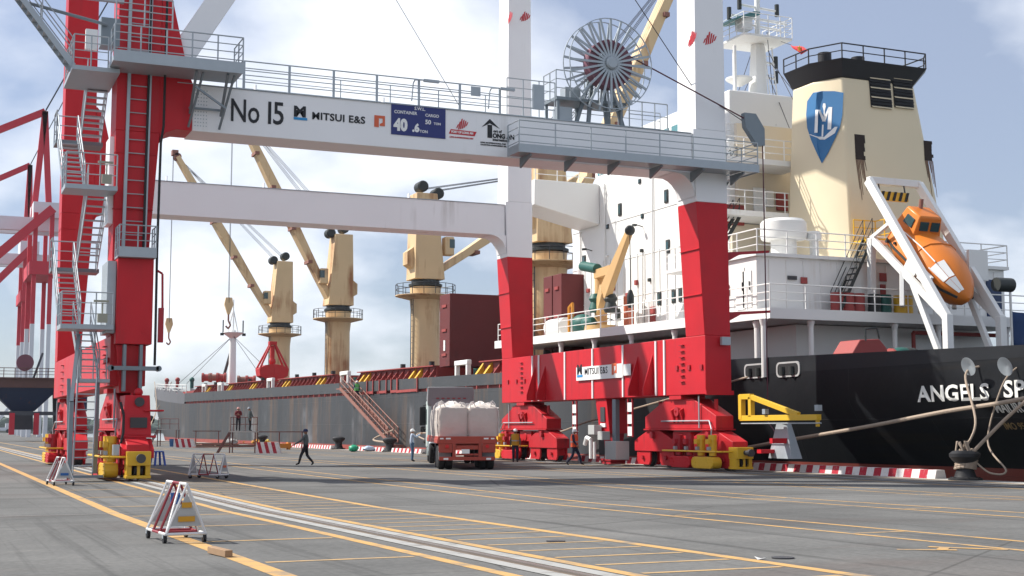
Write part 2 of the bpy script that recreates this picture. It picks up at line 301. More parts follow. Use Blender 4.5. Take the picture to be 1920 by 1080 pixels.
# red and white kerb blocks along the quay edge
KR = worn('kerb_red', (.36, .035, .05), (.42, .36, .34), .25, 6); KW = worn('kerb_white', (.62, .58, .56), (.36, .33, .31), .45, 5)
def kerb(y0, y1, label):
    t = thing('kerb_block', label, 'kerb', (32.45, y0, 0), group='striped kerb blocks on the quay edge'); n = max(2, round((y1-y0)/.42))
    for i in range(n):
        a = y0+(y1-y0)*i/n; b_ = y0+(y1-y0)*(i+1)/n
        MB().hexa([(32.25, a, .004), (32.75, a, .004), (32.75, b_, .004), (32.25, b_, .004), (32.33, a, .30), (32.68, a, .30), (32.68, b_, .30), (32.33, b_, .30)]).build('red_stripe' if i % 2 else 'white_stripe', KR if i % 2 else KW, t, smooth=False)
kerb(37.9, 55.5, 'long red and white striped kerb beside the black stern'); kerb(27.5, 33.7, 'red and white kerb past the roped bollard')
for k, (a, b_) in enumerate(((57, 66), (68, 78), (80.5, 87), (91, 97.5), (99.5, 106), (114, 137))): kerb(a, b_, ['striped kerb behind the crane wheels', 'striped kerb block beside the parked lorry', 'striped kerb under the mooring rope at the gangway foot', 'striped kerb with green bag beside the gangway', 'short striped kerb beyond the gangway', 'long striped kerb behind the walking man'][k])
# ================================================================== GANTRY CRANE
XL0, XL1, XS0, XS1 = 5.95, 7.2, 29.8, 31.05
YN0, YN1, YF0, YF1 = 48.86, 50.4, 69.0, 70.5
cr = thing('gantry_crane', 'red and white rail gantry crane numbered 15 straddling the quay lanes', 'gantry crane', (18.5, 59.7, 0))
# legs
for (y0, y1) in ((YN0, YN1), (YF0, YF1)):
    MB().taper((XS0, XS1, y0, y1), (XS0-.32, XS1-.05, y0, y1), 5.6, 11.2).build('leg', RED, cr, bevel=.02)
    MB().taper((XS0-.32, XS1-.05, y0, y1), (XS0-.42, XS1-.05, y0, y1), 11.202, 14.3).build('leg_head', WHITE, cr, bevel=.02)
    MB().taper((XS0-.28, XS1-.08, y0+.002, y1-.002), (XS0-.22, XS1-.12, y0+.03, y1-.1), 14.302, 29).build('upper_leg', WHITE, cr, bevel=.02)
    # land side leg: red all the way, wider towards the beam
    MB().taper((XL0, XL1-.2, y0+.25, y1), (XL0-.05, XL1+.22, y0+.05, y1), 4.95, 12.2).build('leg', RED, cr, bevel=.02)
    MB().taper((XL0-.05, XL1+.22, y0+.05, y1), (XL0-.05, XL1+.1, y0+.05, y1), 12.203, 29).build('upper_leg', RED, cr, bevel=.02)
    for zz_ in (7.3, 9.2): MB().box(XS0-.06-(zz_-5.6)*.057, XS1-.02, y0-.008, y1+.008, zz_, zz_+.025).build('weld_seam', RED, cr)
    for zz_ in (9.4, 11.4): MB().box(XL0-.06, XL1+.03+(zz_-9)*.055, y0+.04, y1+.01, zz_, zz_+.025).build('weld_seam', RED, cr)
    # haunches: red gusset block at the land leg (below and above the beam), white fillet at the sea leg
    g_ = MB(); c0 = XL1+.2
    g_.prism([(c0, y0+.06, 12.4), (c0, y0+.06, 17.6), (c0+.35, y0+.06, 17.2), (8.35, y0+.06, 14.6), (8.55, y0+.06, 14.12), (8.55, y0+.06, 12.4), (8.0, y0+.06, 12.4), (7.62, y0+.06, 12.25), (7.45, y0+.06, 11.9)][::-1], (0, y1-y0-.12, 0)).build('gusset', RED, cr, bevel=.015)
    f_ = MB(); pts = [(XS0-.36, y0+.05, 12.4)]
    for k in range(7): a = math.pi/2*k/6; pts.append((XS0-.36-.95+.95*math.sin(a), y0+.05, 12.38-.95+.95*math.cos(a)))
    f_.prism(pts, (0, y1-y0-.1, 0)).build('fillet', WHITE, cr)
# portal beams
for (y0, y1) in ((YN0+.1, YN1+.2), (YF0+.1, YF1+.2)):
    b_ = MB().box(8.553, XS0-.43, y0, y1, 12.4, 14.1).build('portal_beam', WHITE, cr, bevel=.02)
    MB().box(8.0, XS0-.44, y0-.05, y1+.05, 14.102, 14.13).build('top_flange', GALV, b_)
    MB().box(8.58, 9.15, y0-.014, y0-.002, 12.5, 14.02).build('splice_plate', WHITE, b_)
    for i in range(11):
        for j in range(5): MB().tube((8.66+j*.1, y0-.03, 12.6+i*.13), (8.66+j*.1, y0-.013, 12.6+i*.13), .022, 6).build('bolt', GALV, b_)
    for xx in (12.2, 15.9, 19.6, 23.3, 26.6): MB().box(xx-.012, xx+.012, y0-.006, y1+.006, 12.396, 14.095).build('weld_seam', WHITE, b_)
    for xx in (11, 16, 24): MB().beam((xx, (y0+y1)/2, 14.13), (xx, (y0+y1)/2, 14.5), .05, .3).build('lifting_lug', WHITE, b_)
# diagonal brace rising from the land gusset, upper ties out of the picture
MB().beam((8.0, 49.6, 14.9), (15.5, 49.6, 27.5), .9, 1.15, (0, 1, 0)).build('diagonal_brace', WHITE, cr, bevel=.02)
MB().beam((8.0, 69.7, 14.9), (15.5, 69.7, 27.5), .9, 1.15, (0, 1, 0)).build('diagonal_brace', WHITE, cr, bevel=.02)
for y0 in (49.6, 69.8): MB().box(6, 31, y0-.6, y0+.6, 29.003, 30.4).build('top_girder', WHITE, cr)
for x0 in (6.6, 30.3): MB().box(x0-.6, x0+.6, 50.3, 69.1, 29.003, 30.4).build('top_girder', WHITE, cr)
# sill beams
sill = MB().box(XS0, XS1, YN0-.02, YF1+.02, 3.15, 5.597).build('sill_beam', RED, cr, bevel=.02)
for px in (999, 1011, 1060, 1112, 1169, 1231, 1247):
    yy = pX(px, 700, XS0).y; MB().box(XS0-.06, XS0-.002, yy-.055, yy+.055, 3.18, 5.58).build('stiffener', WHITE, sill)
for px in (1003, 1022, 1196, 1224):
    yy = pX(px, 740, XS0).y; zt = 5.0
    MB().prism([(XS0-.003, yy-.03, 3.2), (XS0-.5, yy-.03, 3.2), (XS0-.5, yy-.03, 3.5), (XS0-.003, yy-.03, zt)], (0, .06, 0)).build('fin', RED, sill)
MB().box(XS0-.02, XS1+.06, YN0-.1, YN0-.022, 3.12, 3.3).build('end_plate', RED, sill)
for (px, py) in ((1270, 690), (1293, 689), (1316, 688), (953, 716), (969, 715), (984, 714)):
    p = pX(px, py, XS0); MB().box(XS0-.06, XS0-.001, p.y-.09, p.y+.09, p.z-.1, p.z+.1).build('lug', REDD, sill)
for k in range(7):
    for px in (1280, 1262 if False else 978):
        p = pX(px, 690, XS0); MB().box(XS0-.1, XS0-.002, p.y-.16, p.y+.16, 3.7+k*.26, 3.73+k*.26).build('step_iron', REDD, sill)
lsill = MB().box(XL0, XL1-.05, YN0+.05, YF1, 3.2, 4.94).build('sill_beam', RED, cr, bevel=.02)
for k in range(5):
    for yy in (50.2, 66): MB().box(XL0-.12, XL0-.002, yy-.25, yy+.25, 3.4+k*.3, 3.43+k*.3).build('step_iron', REDD, lsill)
for i in range(3): MB().tube((XL0-.12, 49.3+.28*i, 4.1), (XL0-.002, 49.3+.28*i, 4.1), .1, 10).build('lug', REDD, lsill)
# sill sign with maker's name
sg = MB(); a = pX(1081, 690, XS0-.08); b_ = pX(1168, 684, XS0-.08)
zt, zb = a.z+.02, pX(1081, 714, XS0-.08).z
ss = MB().box(XS0-.10, XS0-.065, b_.y, a.y, zb, zt).build('name_sign', WHT, cr); hgt = zt-zb
BLUE = paint('sign_blue', (.02, .25, .55), .5, .03); ORG = paint('sign_orange', (.62, .12, .05), .5, .03); NAVY = paint('sign_navy', (.025, .035, .16), .45, .05); CRIM = paint('logo_crimson', (.5, .02, .03), .5, .05)
def mits(parent, P, size, face, mat=BLKTXT, d=.022):
    """P(u,v): place on the sign, u along the reading direction in metres, v up"""
    text('lettering', 'M', size*1.25, P(0, size*.32), face, mat, parent, size*.06, 1.15)
    m = MB(); q = [Vector(P(0.02*size, 0)), Vector(P(size*1.22, 0)), Vector(P(size*1.22, size*.22)), Vector(P(.02*size, size*.22))]
    nrm = (q[1]-q[0]).cross(q[3]-q[0]).normalized(); m.prism(q, nrm*.008).build('logo_bar', BLUE, parent)
    text('lettering', 'MITSUI E&S', size*.88, P(size*1.62, size*.2), face, mat, parent, size*d, 1.06, space=1.06)
    q = [(7.75, 0), (7.75, 1.05), (8.8, 1.05), (8.8, .12), (8.3, .12), (8.3, .3), (8.58, .45), (8.58, .8), (8.2, .8), (8.2, 0)]
    q = [Vector(P(u*size*.94, v*size)) for u, v in q]; MB().prism(q, nrm*.008).build('logo_frame', ORG, parent)
L_ = a.y-b_.y
mits(ss, lambda u, v: Vector((XS0-.105, a.y-.1-u, zb+.16+v)), L_/9.6, '-X', d=.006)
c_ = pX(1180, 690, XS0-.07); MB().box(XS0-.09, XS0-.065, b_.y-.75, b_.y-.05, zb+.08, zt-.05).build('notice_plate', WHT, cr)
# ---- lettering on the portal beam (faces the camera side)
yb = YN0+.1
def BT(body, px, py, size, mat=BLKTXT, bold=0, sx=1.0, sp=1.0):
    p = pY(px, py, yb); return text('lettering', body, size, (p.x, yb-.012, p.z), '-Y', mat, cr, bold, sx, space=sp)
BT('No', 430, 226, 1.2, sx=.70, bold=.012); BT('1', 493, 231, 1.2, sx=.8, bold=.012); BT('5', 510, 232, 1.2, sx=.8, bold=.012)
p0 = pY(550, 224, yb); mits(cr, lambda u, v: Vector((p0.x+u, yb-.012, p0.z+v)), .43, '-Y')
q0 = pY(733, 254, yb); q1 = pY(835, 205, yb)
pl = MB().box(q0.x, q1.x, yb-.03, yb-.003, q0.z+.05, q1.z+.05).build('load_sign', NAVY, cr)
def LT(body, fx, fz, size, bold=.01, sx=1.0): return text('lettering', body, size, (q0.x+(q1.x-q0.x)*fx, yb-.034, q0.z+.05+(q1.z-q0.z)*fz), '-Y', WHT, pl, bold, sx)
LT('S.W.L.', .42, .84, .17, .003); LT('CONTAINER', .05, .68, .17, .003, .95); LT('40', .05, .15, .62, .035, .85); LT('.', .385, .15, .42, .025, .9); LT('6', .425, .15, .42, .025, .9); LT('TON', .52, .13, .15, .003); LT('CARGO', .62, .66, .16, .003); LT('50', .62, .42, .24, .006); LT('TON', .78, .42, .13, .003)
def flame(P, s, parent, m1=CRIM):
    for k, (u, h0, h1) in enumerate(((0, .1, .5), (.17, 0, .75), (.34, .05, 1.0), (.51, .1, .92), (.68, .2, .85), (.85, .35, .75))):
        q = [P(u*s, h0*s), P((u+.12)*s, (h0+.06)*s), P((u+.26)*s, h1*s), P((u+.14)*s, (h1-.06)*s)]; q = [Vector(x) for x in q]
        n_ = (q[1]-q[0]).cross(q[3]-q[0]).normalized()
        MB().prism(q, n_*.006).build('logo_stroke', m1, parent)
f0 = pY(855, 243, yb); flame(lambda u, v: (f0.x+u, yb-.012, f0.z+v), .46, cr)
MB().prism([(f0.x-.3, yb-.004, f0.z-.18), (f0.x+.78, yb-.004, f0.z-.2), (f0.x+.86, yb-.004, f0.z-.02), (f0.x-.22, yb-.004, f0.z)][::-1], (0, -.01, 0)).build('logo_banner', CRIM, cr)
text('lettering', 'PORT OF LONG AN', .125, (f0.x-.2, yb-.016, f0.z-.14), '-Y', WHT, cr, .006, .82)
text('lettering', 'LONG AN INTERNATIONAL PORT', .07, (f0.x-.27, yb-.012, f0.z-.33), '-Y', CRIM, cr, .003, .92)
k0 = pY(905, 262, yb)
MB().prism([(k0.x-.05, yb-.004, k0.z+.5), (k0.x+.3, yb-.004, k0.z+.86), (k0.x+.72, yb-.004, k0.z+.5), (k0.x+.3, yb-.004, k0.z+.68)], (0, -.01, 0)).build('logo_roof', BLKTXT, cr)
MB().box(k0.x+.2, k0.x+.4, yb-.014, yb-.004, k0.z+.1, k0.z+.62).build('logo_stem', BLKTXT, cr)
text('lettering', 'ort of', .15, (k0.x+.45, yb-.012, k0.z+.34), '-Y', BLKTXT, cr, .006); text('lettering', 'ONG AN', .25, (k0.x+.42, yb-.012, k0.z+.12), '-Y', BLKTXT, cr, .012, .92); text('lettering', 'international', .14, (k0.x+.42, yb-.012, k0.z), '-Y', BLKTXT, cr, .005, 1.0)
text('lettering', 'LONG AN INTERNATIONAL PORT', .075, (k0.x-.1, yb-.012, k0.z-.13), '-Y', BLKTXT, cr, .003, .95); text('lettering', 'COLLECTION & MANAGEMENT INC.', .075, (k0.x-.1, yb-.012, k0.z-.22), '-Y', BLKTXT, cr, .003, .92)
# flame logos on the upper sea legs
for (yy, py, pxl, pxr) in ((YN0+.01, 84, 1290, 1318), (YF0+.01, 40, 952, 974)):
    a_ = pY(pxr, py, yy); flame(lambda u, v: (a_.x+u, yy-.006, a_.z+v), .62, cr)
    b_ = pX(pxl, py+6, XS0-.27); flame(lambda u, v: (XS0-.275, b_.y-u, b_.z+v), .66, cr)
# ---- beam-top railings, side walkway, reel
railing(cr, [(10.4, YN0+.12, 14.13), (20.6, YN0+.12, 14.13)], 1.05, 1.7, 3, .025, postw=.09)
railing(cr, [(10.4, YN1-.12, 14.13), (28.6, YN1-.12, 14.13)], 1.05, 2.0, 2, .02)
for xx in (16.9, 20.1):
    m = MB(); m.path([(xx, YN0+.1, 14.3), (xx+.06, YN0+.1, 15.0), (xx+.1, YN0+.02, 15.12), (xx+.55, YN0-.05, 15.14)], .025); m.cbox((xx+.75, YN0-.05, 15.12), .62, .12, .1); m.build('work_light', GALV, cr)
MB().box(19.35, 19.75, YN0+.06, YN0+.1, 14.75, 15.12).build('notice_plate', GALV, cr)
wk = MB(); wk.box(20.9, 31.85, 47.75, YN0-.003, 12.45, 12.55); wk.box(20.9, 31.85, 47.72, 47.746, 12.41, 12.74); wk.box(31.2, 31.85, YN0, 50.2, 12.45, 12.55); wk.box(31.853, 31.88, 47.72, 50.2, 12.41, 12.74); wk.box(20.87, 20.897, 47.72, YN0, 12.41, 12.74)
wk.build('walkway', GALV, cr)
for k in range(6): xx = 21.4+k*1.95; MB().prism([(xx, YN0-.004, 12.41), (xx, 47.85, 12.41), (xx, 47.85, 12.33), (xx, YN0-.004, 12.0)], (.08, 0, 0)).build('bracket', GALVD, cr)
railing(cr, [(20.9, YN0, 12.55), (20.9, 47.76, 12.55), (31.83, 47.76, 12.55), (31.83, 50.2, 12.55)], 1.12, 1.55, 3, .024, GALV)
railing(cr, [(20.9, YN0+.1, 14.13), (23.0, YN0+.1, 14.13)], 1.5, .7, 3, .022); railing(cr, [(26.4, YN0+.1, 14.13), (28.2, YN0+.1, 14.13)], 1.1, .6, 1, .025)
MB().box(21.9, 22.4, YN0-.2, YN0-.1, 14.4, 15.4).build('control_box', GALV, cr)
RC = Vector((25.2, 48.55, 16.5))
REELC = paint('reel_drum', (.16, .06, .085), .5, .15)
m = MB(); m.lathe([(1.0, -.25), (1.0, .25), (.58, .25), (.58, -.25), (1.0, -.25)], RC, (0, 1, 0), 40, cap=False); rl = m.build('cable_reel', REELC, cr)
for yy in (-.3, .3):
    m = MB()
    for k in range(48):
        a, b2 = 2*math.pi*k/48, 2*math.pi*(k+1)/48
        m.beam(RC+Vector((1.87*math.cos(a), yy, 1.87*math.sin(a))), RC+Vector((1.87*math.cos(b2), yy, 1.87*math.sin(b2))), .03, .045, (0, 1, 0))
    m.build('rim', GALV, rl)
for yy in (-.3, .3):
    for k in range(24):
        a = 2*math.pi*(k+.5*(yy > 0))/24; d = Vector((math.cos(a), 0, math.sin(a))); MB().beam(RC+d*.16+Vector((0, yy, 0)), RC+d*1.87+Vector((0, yy, 0)), .09, .05, (0, 1, 0)).build('spoke', GALV, rl)
m = MB(); m.lathe([(.2, -.45), (.26, -.4), (.26, .5), (.2, .9)], RC, (0, 1, 0), 20); m.build('hub', GALV, rl)
m = MB()
for (dx, w) in ((-1.1, .14), (1.1, .14)): m.beam(RC+Vector((dx, .75, -2.4)), RC+Vector((dx*.25, .75, .1)), w, w); m.beam(RC+Vector((dx*.4, .95, -2.4)), RC+Vector((dx*.2, .95, 0)), w, w)
m.cbox(RC+Vector((0, .95, -.05)), .5, .6, .45); m.box(23.1, 26.3, 49.0, 50.3, 15.0, 15.12); m.box(23.0, 26.4, 48.98, 49.06, 14.13, 15.0) if False else None
for xx in (23.2, 24.6, 26.1):
    for y2 in (49.1, 50.2): m.box(xx-.05, xx+.05, y2-.05, y2+.05, 14.13, 15.0)
m.build('reel_frame', GALVD, cr); railing(cr, [(23.1, 50.25, 15.12), (23.1, 49.05, 15.12), (26.3, 49.05, 15.12)], 1.1, .65, 2, .024)
MB().cbox((24.2, 50.0, 15.45), .7, .5, .6).build('gearbox', GALV, cr); MB().box(23.3, 23.9, 49.2, 49.8, 14.14, 14.75).build('control_box', GALV, cr)
# octagonal guide plate, cable from the reel and its drop
OC = Vector((32.1, 48.3, 14.35))
m = MB(); m.prism([OC+Vector((u*.95, 0, v)) for u, v in ((-.55, .72), (.05, .72), (.5, .1), (.5, -.62), (.12, -.66), (-.5, .12))], (0, .28, 0)); m.build('guide_plate', GALVD, cr)
CAB = paint('cable_sheath', (.10, .03, .045), .6, .1)
m = MB(); m.path([RC+Vector((.7, -.1, .55)), OC+Vector((-.5, .1, .5))], .03); m.path([OC+Vector((.42, .1, -.5)), (32.5, 48.35, 9), (32.5, 48.35, 2.0), (31.7, 46.2, 1.2)], .028); m.build('feed_cable', CAB, cr)
m = MB(); m.path([pY(740, -5, 49.6), pY(826, 140, 49.6), pY(862, 200, 49.6)], .012, 5); m.path([pY(1188, -5, 49.2), pY(1300, 165, 49.2), OC+Vector((-.3, .2, .3))], .02, 5); m.build('stay_wire', DK, cr)
# brackets on the near sea leg that carry the cable; floodlight
for py in (484, 596): p = pY(1366, py, 49.3); m = MB(); m.prism([(31.0, 49.2, p.z-.25), (31.0, 49.2, p.z+.22), (32.75, 48.4, p.z+.3), (32.75, 48.4, p.z+.2), (31.6, 48.9, p.z+.12)], (0, .12, 0)); m.build('cable_bracket', REDD, cr)
p = pY(1355, 640, YN0); m = MB(); m.cbox((p.x, YN0-.22, p.z), .42, .16, .34); m.beam((p.x, YN0, p.z), (p.x, YN0-.2, p.z), .08, .3); m.build('floodlight', GALV, cr)
# ---- bogies: one kit, four corners
def bogie(xc, yc, s):
    """xc rail, yc centre, s=+1 when the free outer end points to -Y"""
    def q(y): return yc+s*(y)      # local y negative = outer end
    def bx(m, x0, x1, a, b2, z0, z1): a, b2 = sorted((q(a), q(b2))); return m.box(xc+x0, xc+x1, a, b2, z0, z1)
    eq = MB(); eq.prism([(xc-.42, q(a), z) for a, z in ((-3.0, 1.72), (3.0, 1.72), (3.0, 2.25), (1.15, 3.0), (-1.15, 3.0), (-3.0, 2.25))], (.84, 0, 0)); e = eq.build('equaliser_beam', REDB, cr, bevel=.02)
    m = MB(); bx(m, -.48, .48, -3.05, 3.05, 1.66, 1.716); m.build('flange', REDB, e)
    m = MB(); bx(m, -.6, .6, -.5, .5, 2.98, 3.14); m.build('seat_plate', REDB, e)
    m = MB(); m.tube((xc-.56, q(0), 2.45), (xc+.56, q(0), 2.45), .2, 14); m.build('pivot_pin', REDD, e)
    for k in (-.35, .05, .4): m = MB(); m.prism([(xc-.43, q(k-.05), 2.6), (xc-.6, q(k-.05), 2.5), (xc-.43, q(k-.05), 1.95)], (0, s*.1, 0)); m.build('rib', REDB, e)
    for a in (-2.35, 2.35): m = MB(); bx(m, -.04, .04, a-.09, a+.09, 2.4, 2.95); m.build('lifting_eye', REDB, e)
    m = MB(); m.tube((xc-.5, q(-2.6), 2.05), (xc-.5, q(1.4), 2.05), .03, 6); m.tube((xc-.5, q(-1.8), 1.75), (xc-.5, q(-1.8), 3.1), .035, 6); m.path([(xc-.5, q(-2.6), 2.05), (xc-.58, q(-2.9), 1.7), (xc-.55, q(-2.8), 1.2)], .03); m.build('pipe', GALV, e)
    for c in (-2.35, 2.35):
        b2 = MB(); b2.prism([(xc-.36, q(c+a), z) for a, z in ((-1.78, .72), (1.78, .72), (1.78, 1.2), (.5, 1.66), (-.5, 1.66), (-1.78, 1.2))], (.72, 0, 0)); bo = b2.build('bogie_frame', REDB, cr, bevel=.02)
        m = MB(); m.tube((xc-.5, q(c), 1.45), (xc+.5, q(c), 1.45), .16, 12); m.build('pivot_pin', REDD, bo)
        for w in (-1.05, 1.05):
            m = MB(); a0 = .62
            pts = [(xc-.3, q(c+w+a), z) for a, z in ((-a0, .3), (-a0+.15, .12), (a0-.15, .12), (a0, .3), (a0, .79), (-a0, .79))]
            m.prism(pts, (.09, 0, 0)); m.prism([(p[0]+.51, p[1], p[2]) for p in pts], (.09, 0, 0)); m.build('wheel_box', REDB, bo, bevel=.015)
            m = MB(); m.lathe([(.1, -.17), (.42, -.17), (.42, -.1), (.36, -.08), (.36, .08), (.42, .1), (.42, .17), (.1, .17)], (xc, q(c+w), .45), (1, 0, 0), 24); m.build('wheel', DK, bo)
            m = MB(); m.tube((xc-.4, q(c+w), .45), (xc+.4, q(c+w), .45), .09, 10); m.build('axle', REDD, bo)
    m = MB(); bx(m, -.3, .3, -.75, .75, 1.05, 1.6); m.tube((xc-.34, q(0), 1.3), (xc+.34, q(0), 1.3), .22, 12); m.build('tie_block', REDB, cr, bevel=.02)
    for a in (-3.6, 3.6): m = MB(); bx(m, -.26, .26, a-.28, a+.28, .35, 1.0); m.build('rail_sweep', REDB, cr)
    # drive motors on the -X side: two red, two yellow, standing on gear cases
    for k, (a, mt) in enumerate(((-.5, REDD), (-1.4, REDD), (-2.3, YEL), (-3.2, YEL))):
        m = MB(); m.tube((xc-.72, q(a), .62), (xc-.72, q(a), 1.42), .15, 14); m.tube((xc-.72, q(a), 1.25), (xc-.72, q(a), 1.47), .175, 14); m.box(xc-1.0, xc-.86, *sorted((q(a-.12), q(a+.12))), 1.1, 1.3); m.tube((xc-.72, q(a), .78), (xc-.72, q(a), .84), .2, 14)
        mo = m.build('motor', mt, cr)
        for i in range(10): t_ = 2*math.pi*i/10; MB().beam((xc-.72+.155*math.cos(t_), q(a)+.155*math.sin(t_), .86), (xc-.72+.155*math.cos(t_), q(a)+.155*math.sin(t_), 1.22), .012, .03, (math.cos(t_), math.sin(t_), 0)).build('cooling_fin', mt, mo)
        m = MB(); m.cbox((xc-.9, q(a), .92), .14, .16, .14); m.build('terminal_box', GALV, mo)
    for (a, mt) in ((-.95, RED), (-2.75, YEL)):
        m = MB(); ys = sorted((q(a-.85), q(a+.85))); r_ = .24; pts = []
        for k in range(7): t_ = -math.pi/2+math.pi*k/6; pts.append((xc-.98, ys[1]-r_+r_*math.cos(t_), .34+r_*math.sin(t_)))
        for k in range(7): t_ = math.pi/2+math.pi*k/6; pts.append((xc-.98, ys[0]+r_+r_*math.cos(t_), .34+r_*math.sin(t_)))
        m.prism(pts, (.44, 0, 0)); gc = m.build('gear_case', mt, cr, bevel=.02)
        for yy in (ys[0]+.22, ys[1]-.22):
            for k in range(6): t_ = k*math.pi/3; MB().tube((xc-1.0, yy+.15*math.cos(t_), .34+.15*math.sin(t_)), (xc-.979, yy+.15*math.cos(t_), .34+.15*math.sin(t_)), .02, 6).build('bolt', mt, gc)
    m = MB(); m.tube((xc-1.08, q(.3), .80), (xc-1.08, q(-4.0), .80), .035, 8); m.tube((xc-1.08, q(.3), .8), (xc-.3, q(.3), .8), .035, 8); m.path([(xc-1.08, q(-4.0), .8), (xc-.9, q(-4.15), .8), (xc-.2, q(-4.15), .8)], .035, 8); m.build('guard_rail', YEL, cr)
    # rail clamp and buffer at the outer end
    m = MB(); bx(m, -.38, .38, -4.5, -3.85, .52, .98); bx(m, -.4, .4, -4.45, -3.85, .1, .2); bx(m, -.38, -.22, -4.4, -3.9, .2, .52); bx(m, .22, .38, -4.4, -3.9, .2, .52); bx(m, -.05, .05, -4.42, -3.9, .2, .52); cl = m.build('rail_clamp', YEL, cr, bevel=.015)
    m = MB(); m.tube((xc, q(-4.45), .76), (xc, q(-4.8), .76), .1, 14); m.tube((xc, q(-4.8), .76), (xc, q(-4.95), .76), .15, 14); m.build('buffer', DK, cl)
    m = MB(); m.tube((xc-.14, q(-4.2), .36), (xc+.14, q(-4.2), .36), .2, 14); m.build('clamp_wheel', BLK, cl)
for (xc, yc, s) in ((30.42, 51.4, 1), (30.42, 68.0, -1), (6.62, 50.6, 1), (6.62, 68.6, -1)): bogie(xc, yc, s)
# middle support leg with cable tray under the sea sill, electrical boxes
ym = pX(1135, 790, 30.0).y
m = MB(); m.taper((29.95, 30.9, ym-.55, ym+.5), (29.9, 30.95, ym-.3, ym+.85), 1.5, 3.147); m.build('anchor_leg', RED, cr, bevel=.02)
m = MB(); m.taper((30.2, 30.6, ym-.4, ym+.3), (30.1, 30.75, ym-.5, ym+.45), .25, 1.5); m.box(29.95, 30.9, ym-.6, ym+.6, .22, .3); m.box(30.0, 30.8, ym-.5, ym+.5, .06, .22); m.build('anchor_foot', REDD, cr)
MB().box(29.88, 29.95, ym-.15, ym+.3, 2.05, 2.75).build('warning_plate', DK, cr); MB().box(29.88, 29.95, ym-.2, ym+.3, 1.8, 1.98).build('notice_plate', WHT, cr)
MB().box(29.85, 30.05, ym-1.35, ym-1.0, 1.0, 3.1).build('cable_tray', GALVD, cr)
for (a, b2, z0, z1, w) in ((ym-2.1, ym-1.0, .3, 1.15, .7), (ym-.75, ym-.25, 1.2, 1.6, .4), (ym+.1, ym+.75, 1.45, 1.9, .4)): MB().box(29.45, 29.45+w, a, b2, z0, z1).build('electrical_box', paint('box_grey', (.42, .43, .42), .5, .06), cr, bevel=.01)
m = MB(); m.tube((29.6, ym+.75, .3), (29.6, ym+.75, 1.2), .09, 10); m.tube((29.6, ym+.35, .3), (29.6, ym+.35, 1.1), .07, 10); m.path([(29.6, ym+.75, 1.2), (29.6, ym+1.2, 1.3), (29.6, ym+1.4, .95)], .1, 8); m.build('pipe', WHT, cr)
for yy in (ym+3.1, ym-2.7):
    l_ = ladder(cr, (29.9, yy, 1.35), (29.9, yy, 3.1), .42, (0, 1, 0), .6, .035, REDD, 'access_ladder')
    for z0 in (1.4, 1.95, 2.5): MB().box(29.86, 29.9, yy-.2, yy+.2, z0, z0+.42).build('white_panel', WHT, l_)
# yellow collision arm and grey cable funnel at the outer sea bogie
m = MB(); A = (30.9, 47.9, 2.15); B = (30.9, 42.6, 2.15)
m.beam(A, B, .2, .22); m.beam((30.9, 47.2, 3.02), (30.9, 43.9, 2.25), .16, .2); m.beam((30.9, 47.9, 3.02), (30.9, 47.1, 3.02), .2, .22); m.beam((30.9, 47.85, 2.1), (30.9, 47.85, 3.1), .22, .22); m.beam((30.9, 47.15, 2.2), (30.9, 47.15, 3.0), .2, .2); m.beam((30.9, 42.7, 1.8), (30.9, 42.7, 2.1), .1, .14)
m.build('collision_arm', YEL, cr, bevel=.01)
m = MB(); m.tube((30.7, 47.6, 1.93), (30.7, 42.2, 1.93), .025, 6); m.cbox((30.8, 42.5, 2.5), .2, .2, .22); m.cbox((30.8, 46.0, 2.4), .18, .2, .2); m.build('sensor_bar', GALV, cr)
m = MB(); m.taper((31.3, 31.8, 45.0, 46.6), (31.45, 31.65, 45.5, 46.2), .55, 1.95); m.build('cable_funnel', GALV, cr); m = MB(); m.box(30.7, 31.5, 45.4, 45.6, 1.15, 1.35); m.build('funnel_bracket', RED, cr); MB().box(30.7, 31.5, 46.2, 46.5, .75, .9).build('funnel_bracket', RED, cr)
# ---- land side: lower leg box, balcony, cabinet, hoses
m = MB(); m.box(6.03, 7.25, 48.3, 49.3, 4.62, 7.6); lb = m.build('leg_box', RED, cr, bevel=.02)
for xx in (6.35, 6.95): MB().tube((xx, 48.27, 5.05), (xx, 48.31, 5.05), .06, 10).build('lifting_boss', RED, lb)
MB().box(6.0, 7.28, 47.95, 49.0, 7.603, 7.66).build('balcony', GALV, cr); MB().box(6.0, 7.28, 47.93, 47.95, 7.6, 7.95).build('toe_plate', GALV, cr)
railing(cr, [(6.02, 48.95, 7.66), (6.02, 47.97, 7.66), (7.26, 47.97, 7.66), (7.26, 48.9, 7.66)], 1.05, .62, 3, .022)
MB().box(5.72, 6.02, 48.5, 50.1, 5.0, 7.5).build('cabinet', GALV, cr, bevel=.01); MB().box(5.75, 5.948, 49.2, 50.3, 8.9, 12.0).build('cabinet', WHITE, cr)
m = MB(); m.taper((6.25, 7.0, 48.65, 50.2), (6.1, 7.1, 48.55, 50.3), 2.95, 4.6); m.build('leg_neck', RED, cr, bevel=.02)
m = MB(); m.box(5.9, 7.5, 48.2, 48.5, 3.72, 3.86); m.tube((5.9, 48.2, 3.79), (5.9, 48.5, 3.79), .1, 10); m.tube((7.5, 48.2, 3.79), (7.5, 48.5, 3.79), .1, 10); m.box(6.3, 6.4, 48.25, 48.6, 3.0, 4.6); m.box(6.85, 6.95, 48.25, 48.6, 3.0, 4.6); m.build('tie_bracket', GALVD, cr)
